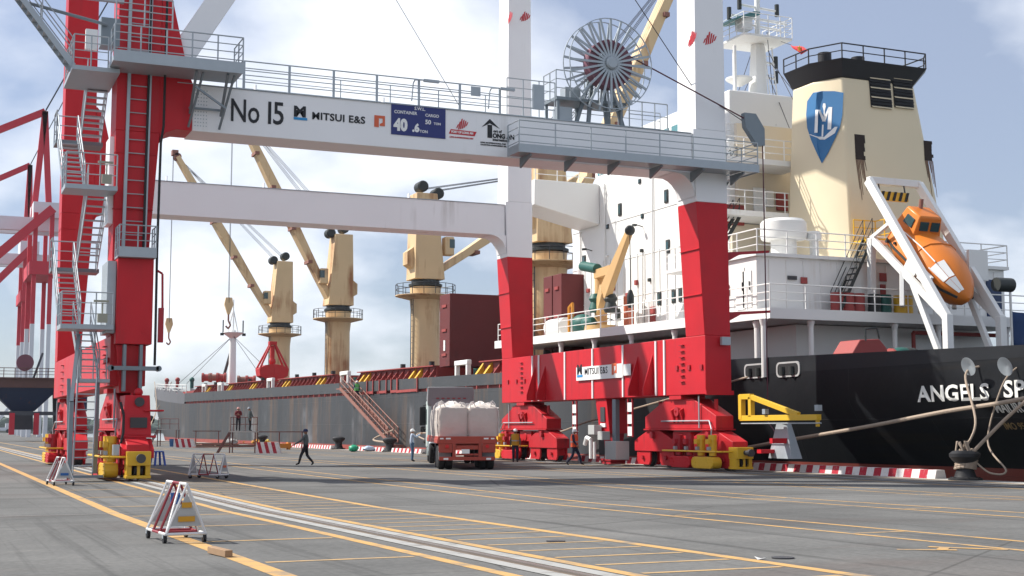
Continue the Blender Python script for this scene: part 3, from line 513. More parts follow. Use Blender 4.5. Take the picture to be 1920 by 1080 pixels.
# storm-brake housing under the near land leg (seen end on)
m = MB(); m.taper((6.15, 7.15, 47.2, 48.9), (6.3, 7.1, 47.4, 48.8), 1.5, 2.85); m.box(6.05, 7.3, 47.1, 48.9, 1.42, 1.5); m.box(6.9, 7.55, 47.2, 48.2, 2.3, 2.36); hs_ = m.build('brake_housing', RED, cr, bevel=.02)
MB().box(6.45, 7.0, 47.18, 47.3, 1.75, 2.1).build('window_opening', DK, hs_); MB().tube((6.75, 47.25, 2.62), (6.75, 47.5, 2.62), .16, 14).build('coupling', DK, hs_); MB().ball((6.75, 47.6, 2.95), .15).build('beacon', RED, hs_)
m = MB(); m.prism([(6.1, 46.5, .75), (6.1, 46.5, 1.05), (6.1, 47.2, 1.4), (6.1, 47.6, 1.4), (6.1, 47.6, .75)], (1.05, 0, 0)); hd_ = m.build('clamp_hood', RED, cr, bevel=.015)
MB().box(6.5, 6.98, 46.49, 46.497, .8, 1.02).build('notice_plate', WHT, hd_); MB().box(5.85, 6.05, 46.6, 46.9, .85, 1.2).build('electrical_box', GALV, cr)
m = MB(); m.path([(6.1, 47.1, 2.6), (6.2, 47.0, 2.2), (6.2, 46.95, 1.6), (6.1, 46.9, 1.1)], .045, 8); m.build('hose', BLK, cr)
m = MB(); m.path([(7.55, 48.6, 29), (7.5, 48.6, 12.4), (7.42, 48.6, 11.8), (7.36, 48.4, 8), (7.35, 48.2, 4.6), (7.35, 48.2, 3.9)], .045, 8); m.build('hose', BLK, cr)
m = MB(); m.path([(7.38, 48.3, 7.2), (7.55, 48.3, 7.1), (7.58, 48.3, 5.9)], .04, 8); m.box(7.45, 7.62, 48.2, 48.4, 4.7, 5.9); m.build('hose_guard', REDD, cr)
# ladder up the near leg, with side-rails wide as in a hoop-less ladder
for (z0, z1) in ((8.0, 14.3), (14.6, 22)): ladder(cr, (6.62, YN0-.03, z0), (6.66, YN0-.03, z1), .72, (1, 0, 0), .48, .055, GALV, 'leg_ladder', .02)
m = MB(); m.path([(6.95, YN0-.05, 8.0), (6.98, YN0-.05, 14.5), (7.0, YN0-.05, 22)], .05, 8); m.build('cable', BLK, cr)
# ---- big platform round the near leg top + stair tower on the land side
m = MB(); m.box(5.55, 10.0, 47.2, YN0-.003, 14.25, 14.42); m.box(5.55, 10.0, 47.17, 47.197, 14.22, 14.62); m.box(4.3, 5.9, 48.2, 51.2, 14.05, 14.2) ; m.build('platform', GALV, cr)
railing(cr, [(5.57, 48.1, 14.42), (5.57, 47.2, 14.42), (8.2, 47.2, 14.42), (9.98, 47.2, 14.42), (9.98, 48.7, 14.42)], 1.1, .9, 3, .024)
railing(cr, [(5.6, 47.22, 15.55), (7.5, 47.22, 15.55)], 1.0, .95, 3, .024)
railing(cr, [(4.35, 51.2, 14.2), (4.35, 48.25, 14.2), (5.5, 48.25, 14.2)], 1.1, .75, 3, .022)
m = MB()
for xx in (8.4, 9.5): m.beam((xx, 47.4, 14.2), (xx+.05, YN0-.05, 13.0), .09, .09); m.beam((xx, YN0-.05, 12.5), (xx+.25, 47.5, 14.2), .07, .07)
m.beam((8.4, 48.8, 13.2), (9.6, 48.8, 13.2), .07, .07); m.beam((8.4, 47.6, 13.7), (9.5, 47.6, 13.0), .07, .07); m.build('knee_brace', GALVD, cr)
Xa, Xb = 4.62, 5.45
zl = [5.25, 7.65, 10.05, 12.45, 14.2]; yn, yf = 49.6, 52.6
for z0 in (5.25, 10.05):
    m = MB(); m.box(4.2, 5.93, 48.15, 49.6, z0-.16, z0); m.build('landing', GALV, cr); railing(cr, [(4.22, 49.6, z0), (4.22, 48.17, z0), (5.9, 48.17, z0)], 1.1, .6, 2, .022)
for z0 in (7.65, 12.45):
    m = MB(); m.box(4.2, 5.9, 52.6, 53.6, z0-.14, z0); m.build('landing', GALVD, cr); railing(cr, [(4.22, 52.6, z0), (4.22, 53.58, z0), (5.88, 53.58, z0)], 1.1, .8, 2, .022)
stair(cr, (Xa, yn, 5.25), (Xa, yf, 7.65), .72, (1, 0, 0), n=11); stair(cr, (Xb, yf, 7.65), (Xb, yn, 10.05), .72, (1, 0, 0), n=11)
stair(cr, (Xa, yn, 10.05), (Xa, yf, 12.45), .72, (1, 0, 0), n=11); stair(cr, (Xb, yf, 12.45), (Xb, yn+1.2, 14.2), .72, (1, 0, 0), n=9)
m = MB(); m.box(4.9, 5.92, 48.6, 49.6, 3.3, 3.42); m.build('landing', GALV, cr); railing(cr, [(4.92, 49.5, 3.42), (4.92, 48.62, 3.42), (5.8, 48.62, 3.42)], 1.0, .5, 2, .02)
stair(cr, (5.3, 49.0, 3.42), (5.1, 50.3, 5.25), .6, (1, 0, 0), n=8)
stair(cr, (4.95, 47.0, .25), (5.2, 48.7, 3.42), .62, (1, 0, 0), n=12)
m = MB(); m.beam((4.55, 47.2, .2), (4.6, 48.9, 3.4), .12, .12); m.beam((4.55, 47.2, .1), (4.55, 47.2, 2.6), .14, .14); m.beam((4.55, 47.2, 2.6), (4.85, 48.6, 4.9), .12, .12); m.box(4.5, 5.6, 46.9, 47.3, .12, .2); m.beam((5.55, 48.9, .2), (5.55, 48.9, 3.3), .14, .14); m.build('stair_frame', GALVD, cr)
# upper stair stringer rising out of the picture and a machine platform edge
stair(cr, (4.35, 48.7, 14.2), (2.2, 48.7, 16.9), .7, (0, 1, 0), n=12); m = MB(); m.box(2.3, 6.0, 48.4, 48.6, 16.65, 17.0); m.build('upper_walkway', GALV, cr)
m = MB(); m.box(5.3, 5.95, 48.9, 49.6, 15.2, 16.2); m.tube((2.6, 48.8, 16.4), (5.5, 48.8, 15.9), .06, 8); m.build('winch_box', GALVD, cr); MB().box(4.75, 5.15, 48.5, 48.7, 14.9, 15.6).build('notice_plate', WHT, cr)
# floodlights on the landings
for z0 in (5.25, 10.05): m = MB(); m.cbox((5.55, 48.1, z0+.22), .32, .22, .3); m.tube((5.55, 48.15, z0+.3), (5.55, 48.15, z0+.75), .025, 6); m.cbox((5.5, 48.1, z0+.8), .5, .1, .07); m.build('floodlight', paint('lamp_dull', (.3, .3, .24), .5), cr)
# ================================================================== SHIP
SW = paint('ship_white', (.74, .74, .72), .45, .04, dirt=.16, rustcol=(.50, .42, .33), scale=.7)
SBE = paint('ship_beige', (.70, .60, .42), .5, .06, rust=.10, rustcol=(.30, .15, .07), scale=.5)
SCR = paint('deck_crane_buff', (.66, .48, .27), .5, .10, rust=.6, rustcol=(.30, .12, .045), scale=.55)
SRD = paint('deck_red', (.30, .055, .05), .6, .18, rust=.3, rustcol=(.13, .045, .03), scale=.8)
HATR = paint('hatch_red', (.12, .022, .022), .65, .25, rust=.35, rustcol=(.06, .018, .016), streak=False, scale=.5)
SBK = paint('soot_black', (.02, .02, .023), .5, .2)
RST = paint('rusty_pink', (.25, .115, .09), .7, .2, rust=.4, rustcol=(.2, .08, .04), scale=2)
_x = paint('windlass_grey', (.2, .2, .2), .6)
GRN = paint('deck_green', (.02, .10, .085), .5, .15); OIL = paint('oil_black', (.03, .035, .035), .5, .2)
GLS = paint('cabin_glass', (.03, .07, .08), .08, .1, spec=.8); TEAL = paint('teal_glass', (.10, .25, .27), .1, .1, spec=.8)
def hullmat():
    m, n, l, b = newmat('hull_paint'); t = n.new('ShaderNodeTexCoord'); sp = n.new('ShaderNodeSeparateXYZ'); l.new(t.outputs['Object'], sp.inputs[0])
    def mapr(src, a, b2, c=0, d=1): r = n.new('ShaderNodeMapRange'); r.inputs[1].default_value = a; r.inputs[2].default_value = b2; r.inputs[3].default_value = c; r.inputs[4].default_value = d; l.new(src, r.inputs[0]); return r.outputs[0]
    def noise(sc, scale, det=7, ro=.6): mp = n.new('ShaderNodeMapping'); mp.inputs['Scale'].default_value = sc; l.new(t.outputs['Object'], mp.inputs[0]); x = n.new('ShaderNodeTexNoise'); x.inputs['Scale'].default_value = scale; x.inputs['Detail'].default_value = det; x.inputs['Roughness'].default_value = ro; l.new(mp.outputs[0], x.inputs['Vector']); return x.outputs['Fac']
    def mx(f, a, b2): x = n.new('ShaderNodeMix'); x.data_type = 'RGBA'; l.new(f, x.inputs[0]); (l.new(a, x.inputs[6]) if not isinstance(a, tuple) else setattr(x.inputs[6], 'default_value', (*a, 1))); (l.new(b2, x.inputs[7]) if not isinstance(b2, tuple) else setattr(x.inputs[7], 'default_value', (*b2, 1))); return x.outputs[2]
    def mul(a, b2): x = n.new('ShaderNodeMath'); x.operation = 'MULTIPLY'; l.new(a, x.inputs[0]); (l.new(b2, x.inputs[1]) if not isinstance(b2, float) else setattr(x.inputs[1], 'default_value', b2)); return x.outputs[0]
    grey = mx(noise((1, .25, .05), .9), (.028, .031, .035), (.066, .071, .077))
    pale = mul(mul(mapr(noise((1, .45, .12), .8, 7, .65), .52, .66), mapr(noise((1, .16, .3), .5, 3), .46, .58)), mapr(sp.outputs['Z'], 3.9, 3.0)); grey = mx(mul(pale, .6), grey, (.25, .26, .28))
    st = mul(mapr(noise((1, .45, .035), 1.3, 9, .75), .50, .66), mapr(noise((1, .1, .1), .35, 3), .34, .54)); grey = mx(mul(st, .6), grey, (.19, .11, .06))
    black = mx(noise((1, .2, .12), 1.1), (.006, .007, .009), (.014, .016, .019))
    yl = mul(mapr(noise((1, .06, 1.2), .7, 7), .58, .72), .5); black = mx(yl, black, (.035, .026, .013))
    side = mx(mapr(sp.outputs['Y'], 1, 20), black, grey)
    # boot-top follows the trimmed waterline
    wl = n.new('ShaderNodeMath'); wl.operation = 'MULTIPLY_ADD'; l.new(sp.outputs['Y'], wl.inputs[0]); wl.inputs[1].default_value = -.0008; l.new(sp.outputs['Z'], wl.inputs[2])
    boot = mx(noise((1, .4, .4), 1.5), (.28, .045, .04), (.36, .12, .09))
    fin = mx(mapr(wl.outputs[0], .28, .30), boot, side)
    l.new(fin, b.inputs['Base Color']); b.inputs['Roughness'].default_value = .5; b.inputs['Specular IOR Level'].default_value = .22
    bp = n.new('ShaderNodeBump'); bp.inputs['Strength'].default_value = .4; bp.inputs['Distance'].default_value = .08; l.new(noise((1, .5, .6), 1.2, 3), bp.inputs['Height'])
    cx = n.new('ShaderNodeCombineXYZ'); l.new(sp.outputs['Y'], cx.inputs[0]); l.new(sp.outputs['Z'], cx.inputs[1]); bk = n.new('ShaderNodeTexBrick'); bk.inputs['Scale'].default_value = 1; bk.inputs['Brick Width'].default_value = 8.5; bk.inputs['Row Height'].default_value = 2.1; bk.inputs['Mortar Size'].default_value = .02; bk.inputs['Mortar Smooth'].default_value = .6; l.new(cx.outputs[0], bk.inputs['Vector'])
    b2_ = n.new('ShaderNodeBump'); b2_.inputs['Strength'].default_value = .6; b2_.inputs['Distance'].default_value = .02; l.new(bk.outputs['Fac'], b2_.inputs['Height']); l.new(bp.outputs[0], b2_.inputs['Normal']); l.new(b2_.outputs[0], b.inputs['Normal'])
    return m
HULL = hullmat()
XH, XC = 34.5, 44.0
sh = thing('cargo_ship', 'long bulk carrier with black stern, beige funnel and buff deck cranes moored alongside', 'ship', (XC, 54, 0))
zlow = lambda Y: 4.36+.0075*(Y-80); ztop = lambda Y: 5.33+.0122*(Y-80)
def hx(Y):       # half breadth at deck along the ship
    if Y > 200: t = (Y-200)/87; return 9.5*(1-t**1.45)
    if Y < 32: t = (32-Y)/8; return 9.5*math.sqrt(max(0.02, 1-t*t*.3))
    return 9.5
st = [25, 28, 32, 36, 40, 45, 50, 56, 62, 70, 90, 130, 170, 195, 205, 215, 225, 235, 245, 255, 265, 275, 282, 287]
m = MB(); NL = 7
lev = []
for Y in st:
    zt = zlow(Y) if Y < 198 else zlow(198)+(Y-198)*.033
    if Y < 56: zt = max(zt, 4.15)
    und = min(2.2, max(0, (62-Y)/17)**1.2*1.6) if Y < 62 else 0
    row = []
    for z in (-6, -2, 0, 1.4, 2.8, 4.1, zt):
        k = max(0, (2.75-z)/2.75) if Y < 62 else max(0, (4.1-z)/4.1); hb = hx(Y)
        yy = Y-(max(0, zt-z)/zt*15*max(0, (Y-205)/82)**2 if Y > 205 else 0)
        hb = max(.05, hb-und*k) if Y < 62 else max(.05, hb*(1-.25*k*max(0, (Y-205)/82)))
        row.append((hb, yy, z))
    lev.append(row)
for side in (-1, 1):
    vs = [(XC+side*hb, yy, z) for row in lev for hb, yy, z in row]; fs = []
    for i in range(len(st)-1):
        for j in range(NL-1): fs.append((i*NL+j, i*NL+NL+j, i*NL+NL+j+1, i*NL+j+1))
    m.add(vs, fs)
K = len(st)*NL; tr = [(j, j+1, K+j+1, K+j) for j in range(NL-1)]; m.f += tr
dk = [(i*NL+NL-1, i*NL+2*NL-1, K+i*NL+2*NL-1, K+i*NL+NL-1) for i in range(len(st)-1)]; m.f += dk
hull = m.build('hull', HULL, sh)
# aft bulwark (black, thin plate standing on the hull edge) with mooring openings
def hz(Y): return (zlow(Y) if Y > 56 else max(zlow(Y), 4.15))
m = MB(); ys = [25, 28, 32, 36, 40, 45, 50, 56, 62, 67]
bt = lambda Y: 4.93+(Y-53.5)*.02 if Y < 53.5 else 4.93+(Y-53.5)*.012
for side in (-1, 1):
    for a, b_ in zip(ys, ys[1:]): xa, xb = XC+side*hx(a), XC+side*hx(b_); q = .06*-side; m.hexa([(xa, a, hz(a)-.01), (xa+q, a, hz(a)-.01), (xb+q, b_, hz(b_)-.01), (xb, b_, hz(b_)-.01), (xa, a, bt(a)), (xa+q, a, bt(a)), (xb+q, b_, bt(b_)), (xb, b_, bt(b_))])
m.box(XC-hx(25), XC+hx(25), 25.0, 25.06, 4.1, bt(25)); m.build('bulwark', paint('stern_black', (.010, .012, .015), .5, .25, scale=1), sh)
for (pa, pb, py) in ((1397, 1436, 697), (1457, 1501, 694)):
    a = pX(pa, py, XH); b_ = pX(pb, py, XH); zc = a.z; m = MB(); r_ = .22; y0, y1 = b_.y, a.y
    pts = []
    for cx, cz, t0 in ((y1-r_, zc+.33-r_, 0), (y0+r_, zc+.33-r_, 90), (y0+r_, zc-.33+r_, 180), (y1-r_, zc-.33+r_, 270)):
        for k in range(5): t_ = rad(t0+k*22.5); pts.append((XH-.05, cx+r_*math.cos(t_), cz+r_*math.sin(t_)))
    m.prism(pts, (.045, 0, 0)); fl = m.build('fairlead', paint('fairlead_rim', (.4, .4, .4), .5, .2), sh)
    m = MB(); c = Vector((0, (y0+y1)/2, zc)); m.prism([(XH-.058, c.y+(p[1]-c.y)*.87, c.z+(p[2]-c.z)*.78) for p in pts], (.006, 0, 0)); m.build('opening', BLK, fl)
    for k in (.3, .7): yy = y0+(y1-y0)*k; MB().tube((XH-.085, yy, zc-.24), (XH-.085, yy, zc+.12), .13, 10).build('roller', OIL, fl)
# lettering on the stern quarter
LW = paint('name_white', (.74, .74, .70), .6, .1, rust=.2, rustcol=(.3, .2, .1), scale=1.5); LY = paint('imo_faded', (.26, .18, .08), .6, .2)
pa = pX(1722, 753, XH); text('lettering', 'ANGELS', .82, (XH-.012, pa.y, pa.z), '-X', LW, sh, .02, 1.24, space=1.04); pb = pX(1884, 745, XH); text('lettering', 'SP', .82, (XH-.012, pb.y, pb.z), '-X', LW, sh, .02, 1.24, space=1.04)
pc = pX(1856, 787, XH); text('lettering', 'MAJURO', .50, (XH-.012, pc.y, pc.z+.25), '-X', LW, sh, .008, .8); pd = pX(1854, 816, XH); text('lettering', 'IMO 950274', .34, (XH-.012, pd.y, pd.z+.2), '-X', LY, sh, .004, .95)
def hullX(Y, z):
    i = max(k for k in range(len(st)-1) if st[k] <= Y); u = (Y-st[i])/(st[i+1]-st[i]); out_ = []
    for r_ in (lev[i], lev[i+1]):
        j = max([k for k in range(NL-1) if r_[k][2] <= z] or [0]); a, b2 = r_[j], r_[j+1]; w = min(1, (z-a[2])/max(1e-6, b2[2]-a[2])); out_.append(a[0]+(b2[0]-a[0])*w)
    return XC-(out_[0]+(out_[1]-out_[0])*u)
for o in list(sh.children):
    if o.name.startswith(('lettering', 'draught_mark')):
        for v in o.data.vertices: Yw, zw = v.co.y+54, v.co.z; v.co.x += (hullX(Yw, zw)-XH if zw < 4.15 else 0)-.045
# forward: red gap line under a grey side strip
GREYS = paint('strip_grey', (.05, .054, .058), .5, .3, rust=.3, rustcol=(.2, .11, .06), scale=.8)
m = MB(); m.hexa([(XH+.25, 67, zlow(67)), (XH+.35, 67, zlow(67)), (XH+.35, 200, zlow(200)), (XH+.25, 200, zlow(200)), (XH+.25, 67, zlow(67)+.3), (XH+.35, 67, zlow(67)+.3), (XH+.35, 200, zlow(200)+.3), (XH+.25, 200, zlow(200)+.3)]); m.build('deck_edge', SRD, sh)
strip = MB(); strip.hexa([(XH, 67, zlow(67)+.22), (XH+.08, 67, zlow(67)+.22), (XH+.08, 198, zlow(198)+.3), (XH, 198, zlow(198)+.3), (XH, 67, ztop(67)), (XH+.08, 67, ztop(67)), (XH+.08, 198, ztop(198)), (XH, 198, ztop(198))]); strip = strip.build('side_strip', GREYS, sh)
for k in range(66): y = 68+k*2.0; MB().box(XH+.01, XH+.07, y, y+.14, zlow(y)-.005, zlow(y)+.3).build('stanchion', SRD, strip)
# gangway bay: red frames hanging on the strip
for (a, b_) in ((688, 700), (711, 725), (733, 745), (745, 783)):
    pa_, pb_ = pX(a, 700, XH-.06), pX(b_, 700, XH-.06); y0, y1 = sorted((pa_.y, pb_.y)); m = MB()
    m.box(XH-.1, XH-.03, y0, y0+.14, zlow(y0), ztop(y0)+.1); m.box(XH-.1, XH-.03, y1-.14, y1, zlow(y1), ztop(y1)+.1); m.box(XH-.1, XH-.03, y0+.15, y1-.15, zlow(y0)+.05, zlow(y0)+.25); m.build('gangway_bracket', SRD, sh)
# coamings with stays, cross-deck fittings
def coaming(y0, y1):
    xa = XH+1.9; zc = lambda Y: ztop(Y)-.1; m = MB()
    for (x0, x1) in ((xa, xa+.12), (2*XC-xa-.12, 2*XC-xa)): m.hexa([(x0, y0, zlow(y0)), (x1, y0, zlow(y0)), (x1, y1, zlow(y1)), (x0, y1, zlow(y1)), (x0, y0, zc(y0)+1.05), (x1, y0, zc(y0)+1.05), (x1, y1, zc(y1)+1.05), (x0, y1, zc(y1)+1.05)])
    for yy in (y0, y1-.12): m.box(xa+.121, 2*XC-xa-.121, yy, yy+.12, zlow(yy), zc(yy)+1.05)
    c = m.build('hatch_coaming', SRD, sh); n_ = int((y1-y0)/1.5)
    m = MB(); m.hexa([(xa-.35, y0, zc(y0)+1.05), (xa+.2, y0, zc(y0)+1.05), (xa+.2, y1, zc(y1)+1.05), (xa-.35, y1, zc(y1)+1.05), (xa-.35, y0, zc(y0)+1.13), (xa+.2, y0, zc(y0)+1.13), (xa+.2, y1, zc(y1)+1.13), (xa-.35, y1, zc(y1)+1.13)]); m.build('coaming_flange', SRD, c)
    for k in range(n_+1):
        yy = y0+.2+(y1-y0-.4)*k/n_; z0 = zc(yy); q = random.random()
        mt = YEL if k % 9 in (2, 3) else SRD
        MB().prism([(xa-.002, yy, z0+1.0), (xa-.9, yy, z0-.2), (xa-.55, yy, z0-.2), (xa-.002, yy, z0+.4)], (0, .1+.25*(mt is YEL), 0)).build('stay', mt, c)
    for k in range(max(1, int((y1-y0)/7))):
        yy = y0+2+k*7; MB().tube((xa+.3, yy, zc(yy)+1.13), (xa+.3, yy, zc(yy)+1.5), .22, 10).build('cover_wheel', OIL, c)
for a, b_ in ((70.5, 89.5), (99, 119), (127, 149), (157, 177), (185, 199)): coaming(a, b_)
for yy in (92.5, 122.5, 152, 180, 191):      # white vent frames on the cross decks
    z0 = ztop(yy)-.6; m = MB(); m.beam((36, yy-1.1, z0), (36, yy-1.1, z0+1.75), .32, .32); m.beam((36, yy+1.1, z0), (36, yy+1.1, z0+1.75), .32, .32); m.beam((36, yy-1.3, z0+1.6), (36, yy+1.3, z0+1.6), .36, .36); m.build('vent_frame', SW, sh, bevel=.05)
    MB().box(35.4, 35.6, yy-1.2, yy+1.2, z0+.1, z0+.25).build('yellow_step', YEL, sh); MB().tube((37, yy-.5, z0), (37, yy-.5, z0+1.2), .35, 12).build('deck_fitting', GRN, sh)
# folded hatch covers standing open
def hatch(y0, n_, w, x0, x1, z0, z1, nm='hatch_cover'):
    for k in range(n_):
        yy = y0+k*(w+.14); m = MB(); m.box(x0, x1, yy, yy+w, z0, z1); c = m.build(nm, HATR, sh, bevel=.03)
        for j in range(3): zz_ = z0+.9+(z1-z0-1.8)*j/2; MB().box(x0-.08, x0-.002, yy+w*.3, yy+w*.7, zz_-.1, zz_+.1).build('lug', SRD, c)
        MB().box(x0-.05, x0-.002, yy+w*.4, yy+w*.55, z0+1.2, z0+2).build('stencil', SW, c)
hatch(96.0, 1, 2.2, 36.3, 51.7, 6.4, 11.9); hatch(78.3, 2, 1.3, 37.2, 50.8, 6.2, 11.6)
# deck cranes
def deckcrane(Yc, sx, reach, tz, dy=0.0, dirn=None):
    zb = 14.3; c = Vector((XC, Yc, 0)); m = MB(); m.lathe([(1.42, 5.6), (1.38, 12.8), (1.5, 13.9), (1.62, zb)], c, (0, 0, 1), 28); ped = m.build('deck_crane', SCR, sh)
    m = MB(); m.lathe([(1.45, zb+.25), (1.5, zb+.9)], c, (0, 0, 1), 28); m.build('pedestal_head', SCR, ped); m = MB(); m.lathe([(1.3, zb+.9), (1.62, zb+1.0), (1.62, zb+1.2), (1.35, zb+1.3), (1.35, zb+1.6)], c, (0, 0, 1), 28); m.build('slew_ring', OIL, ped)
    m = MB(); m.lathe([(1.4, zb-.35), (2.9, zb+.02), (2.9, zb+.1), (1.4, zb+.1)], c, (0, 0, 1), 24); m.build('ring_platform', SCR, ped)
    m = MB()
    for hh in (.55, 1.05):
        for k in range(16): a, b_ = 2*math.pi*k/16, 2*math.pi*(k+1)/16; m.tube(c+Vector((2.85*math.cos(a), 2.85*math.sin(a), zb+.1+hh)), c+Vector((2.85*math.cos(b_), 2.85*math.sin(b_), zb+.1+hh)), .03, 5)
    for k in range(16): a = 2*math.pi*k/16; m.tube(c+Vector((2.85*math.cos(a), 2.85*math.sin(a), zb+.1)), c+Vector((2.85*math.cos(a), 2.85*math.sin(a), zb+1.15)), .035, 5)
    m.build('platform_railing', DK, ped)
    m = MB(); z0, z1 = zb+1.6, 24.2; f = sx
    m.hexa([(c.x-1.5, Yc-1.35, z0), (c.x+1.5, Yc-1.35, z0), (c.x+1.5, Yc+1.35, z0), (c.x-1.5, Yc+1.35, z0), (c.x-(.75 if f < 0 else 1.35), Yc-1.2, z1), (c.x+(1.35 if f < 0 else .75), Yc-1.2, z1), (c.x+(1.35 if f < 0 else .75), Yc+1.2, z1), (c.x-(.75 if f < 0 else 1.35), Yc+1.2, z1)]); hs = m.build('crane_house', SCR, ped, bevel=.06)
    m = MB(); m.box(*sorted((c.x+f*1.55, c.x+f*2.5)), Yc-1.25, Yc-.2, z0+2.4, z0+4.2); m.build('operator_cab', SCR, ped, bevel=.12); MB().box(*sorted((c.x+f*2.0, c.x+f*2.52)), Yc-1.27, Yc-.5, z0+3.1, z0+3.95).build('cab_window', GLS, ped)
    MB().prism([(c.x-f*1.45, Yc-.7, z0+1.0), (c.x-f*2.1, Yc-.7, z0+1.4), (c.x-f*2.1, Yc-.7, z0+2.6), (c.x-f*1.3, Yc-.7, z0+3.2)], (0, 1.3, 0)).build('winch_cover', SCR, ped)
    d = Vector((sx, dy, 0)).normalized(); piv = c+d*1.2+Vector((0, 0, z0+.9)); tip = c+d*reach+Vector((0, 0, tz)); w = 1.7
    ax = (tip-piv).normalized(); sd = Vector((-d.y, d.x, 0))
    jb = MB(); jb.beam(piv, piv.lerp(tip, .5), w, .55, (0, 0, 1), w, 1.05); jb.beam(piv.lerp(tip, .5), tip, w, 1.05, (0, 0, 1), w*.75, .6); jb = jb.build('jib', SCR, ped, bevel=.04)
    for t in (.22, .4, .62, .8): p = piv.lerp(tip, t); MB().cbox(p-Vector((0, 0, .6)), .5, w+.3, .35).build('jib_bracket', RST, jb)
    m = MB(); m.lathe([(.5, -.5), (.5, .5)], tip, sd, 16); m.cbox(tip+ax*.6, .8, 1.0, .7); m.build('jib_head', RST, jb)
    top = Vector((c.x+sx*.2, Yc, z1))
    for (dx, hgt) in ((sx*.9, .15), (-sx*.7, .75)):
        p = top+Vector((dx, 0, hgt)); m = MB(); m.lathe([(.45, -.7), (.55, -.6), (.55, .6), (.45, .7)], p, (0, 1, 0), 16); m.build('top_sheave', OIL, ped)
    m = MB()
    for k in range(6): off = sd*(-.75+k*.3); p = top+Vector(((sx*.9 if k % 2 else -sx*.7), 0, .5))+off; m.tube(p, tip+off*.5, .03, 4)
    m.build('luffing_wire', DK, ped)
    hkz = tip.z-22 if sx < 0 else tip.z-9; m = MB(); m.tube(tip+Vector((sx*.5, -.2, 0)), Vector((tip.x+sx*.5, tip.y-.2, hkz)), .03, 4); m.tube(tip+Vector((sx*.5, .2, 0)), Vector((tip.x+sx*.5, tip.y+.2, hkz)), .03, 4); m.build('hoist_wire', DK, ped)
    h = Vector((tip.x+sx*.5, tip.y, hkz)); m = MB(); m.prism([h+Vector((-.35, -.2, .6)), h+Vector((.35, -.2, .6)), h+Vector((.5, -.2, -.2)), h+Vector((.12, -.2, -1.3)), h+Vector((-.12, -.2, -1.3)), h+Vector((-.5, -.2, -.2))], (0, .4, 0)); hb_ = m.build('hook_block', SCR, ped)
    m = MB(); m.path([h+Vector((0, 0, -1.3)), h+Vector((0, 0, -2.0)), h+Vector((.25, 0, -2.5)), h+Vector((0, 0, -2.9)), h+Vector((-.3, 0, -2.6))], .1, 6); m.build('hook', RST, hb_)
    ladder(sh, c+Vector((-1.55, -.6, 6.2)), c+Vector((-1.55, -.6, zb-.3)), .6, (0, 1, 0), .5, .035, DK, 'pedestal_ladder')
deckcrane(181, -1, 14.2, 37.5); deckcrane(153, -1, 12.2, 37.8); deckcrane(123, 1, 18.5, 28.5); deckcrane(95, 1, 12.5, 40.5)
# forecastle: bulwark, rails, windlass, foremast with its light platform
fo = [(Y, hx(Y)) for Y in (198, 205, 215, 225, 235, 245, 255, 265, 275, 282, 287)]
ft = lambda Y: (zlow(198)+(Y-198)*.033)
m = MB()
for (a, ha), (b_, hb) in zip(fo, fo[1:]):
    for s_ in (-1, 1): xa, xb = XC+s_*ha, XC+s_*hb; q = -.1*s_; m.hexa([(xa, a, ft(a)-.01), (xa+q, a, ft(a)-.01), (xb+q, b_, ft(b_)-.01), (xb, b_, ft(b_)-.01), (xa, a, ft(a)+1.35), (xa+q, a, ft(a)+1.35), (xb+q, b_, ft(b_)+2.0), (xb, b_, ft(b_)+2.0)])
m.build('forecastle_bulwark', paint('fore_grey', (.10, .10, .11), .5, .3, rust=.15, rustcol=(.16, .07, .05)), sh)
railing(sh, [(XC-hx(Y)+.2, Y, ft(Y)+1.4) for Y in (198, 215, 235, 255, 275, 285)], 1.3, 4, 2, .05, SW)
m = MB(); m.box(38.5, 49.5, 203, 230, 6.0, 7.6); m.build('forecastle_deck', SRD, sh)
for (px, py, r_, ln, mt) in ((388, 708, .75, 1.6, SRD), (402, 708, .7, 1.8, RST), (415, 708, .75, 1.5, SRD), (455, 712, .6, 1.5, RST), (470, 712, .6, 1.4, SRD)):
    p = pX(px, py, 42); m = MB(); m.lathe([(r_*.4, -ln/2), (r_, -ln/2), (r_, -ln/2+.3), (r_*.75, -ln/2+.4), (r_*.75, ln/2-.4), (r_, ln/2-.3), (r_, ln/2), (r_*.4, ln/2)], p, (1, -.3, 0), 18); m.build('windlass_drum', mt, sh)
for (px, py) in ((313, 713), (333, 712), (360, 712)): p = pX(px, py, 40); m = MB(); m.tube((p.x, p.y, p.z-1.4), p, .3, 10); m.ball(p, .42); m.build('deck_vent', SRD if px < 340 else GRN, sh)
mb = pX(435, 715, XC); ms = MB(); ms.lathe([(.62, mb.z-2), (.5, pX(435, 626, XC).z), (.42, pX(435, 620, XC).z)], (XC, mb.y, 0), (0, 0, 1), 16); ms = ms.build('foremast', SW, sh)
zp = pX(435, 624, XC).z; zt_ = pX(435, 570, XC).z
m = MB(); m.lathe([(.5, zp-.9), (1.6, zp-.1), (1.6, zp)], (XC, mb.y, 0), (0, 0, 1), 12); m.build('light_platform', SW, ms); m = MB()
for k in range(3): a = k*2.1+.4; m.tube((XC+.9*math.cos(a), mb.y+.9*math.sin(a), zp), (XC, mb.y, zt_-1), .09, 6)
m.tube((XC, mb.y, zp), (XC, mb.y, zt_+.6), .09, 6); m.build('mast_tripod', SW, ms)
for s_ in (-1, 1): m = MB(); m.tube((XC+s_*1.55, mb.y, zp-.3), (XC+s_*1.55, mb.y, zp+1.9), .1, 6); m.cbox((XC+s_*1.7, mb.y, zp-.3), .5, .4, .4); m.build('mast_lamp', OIL, ms)
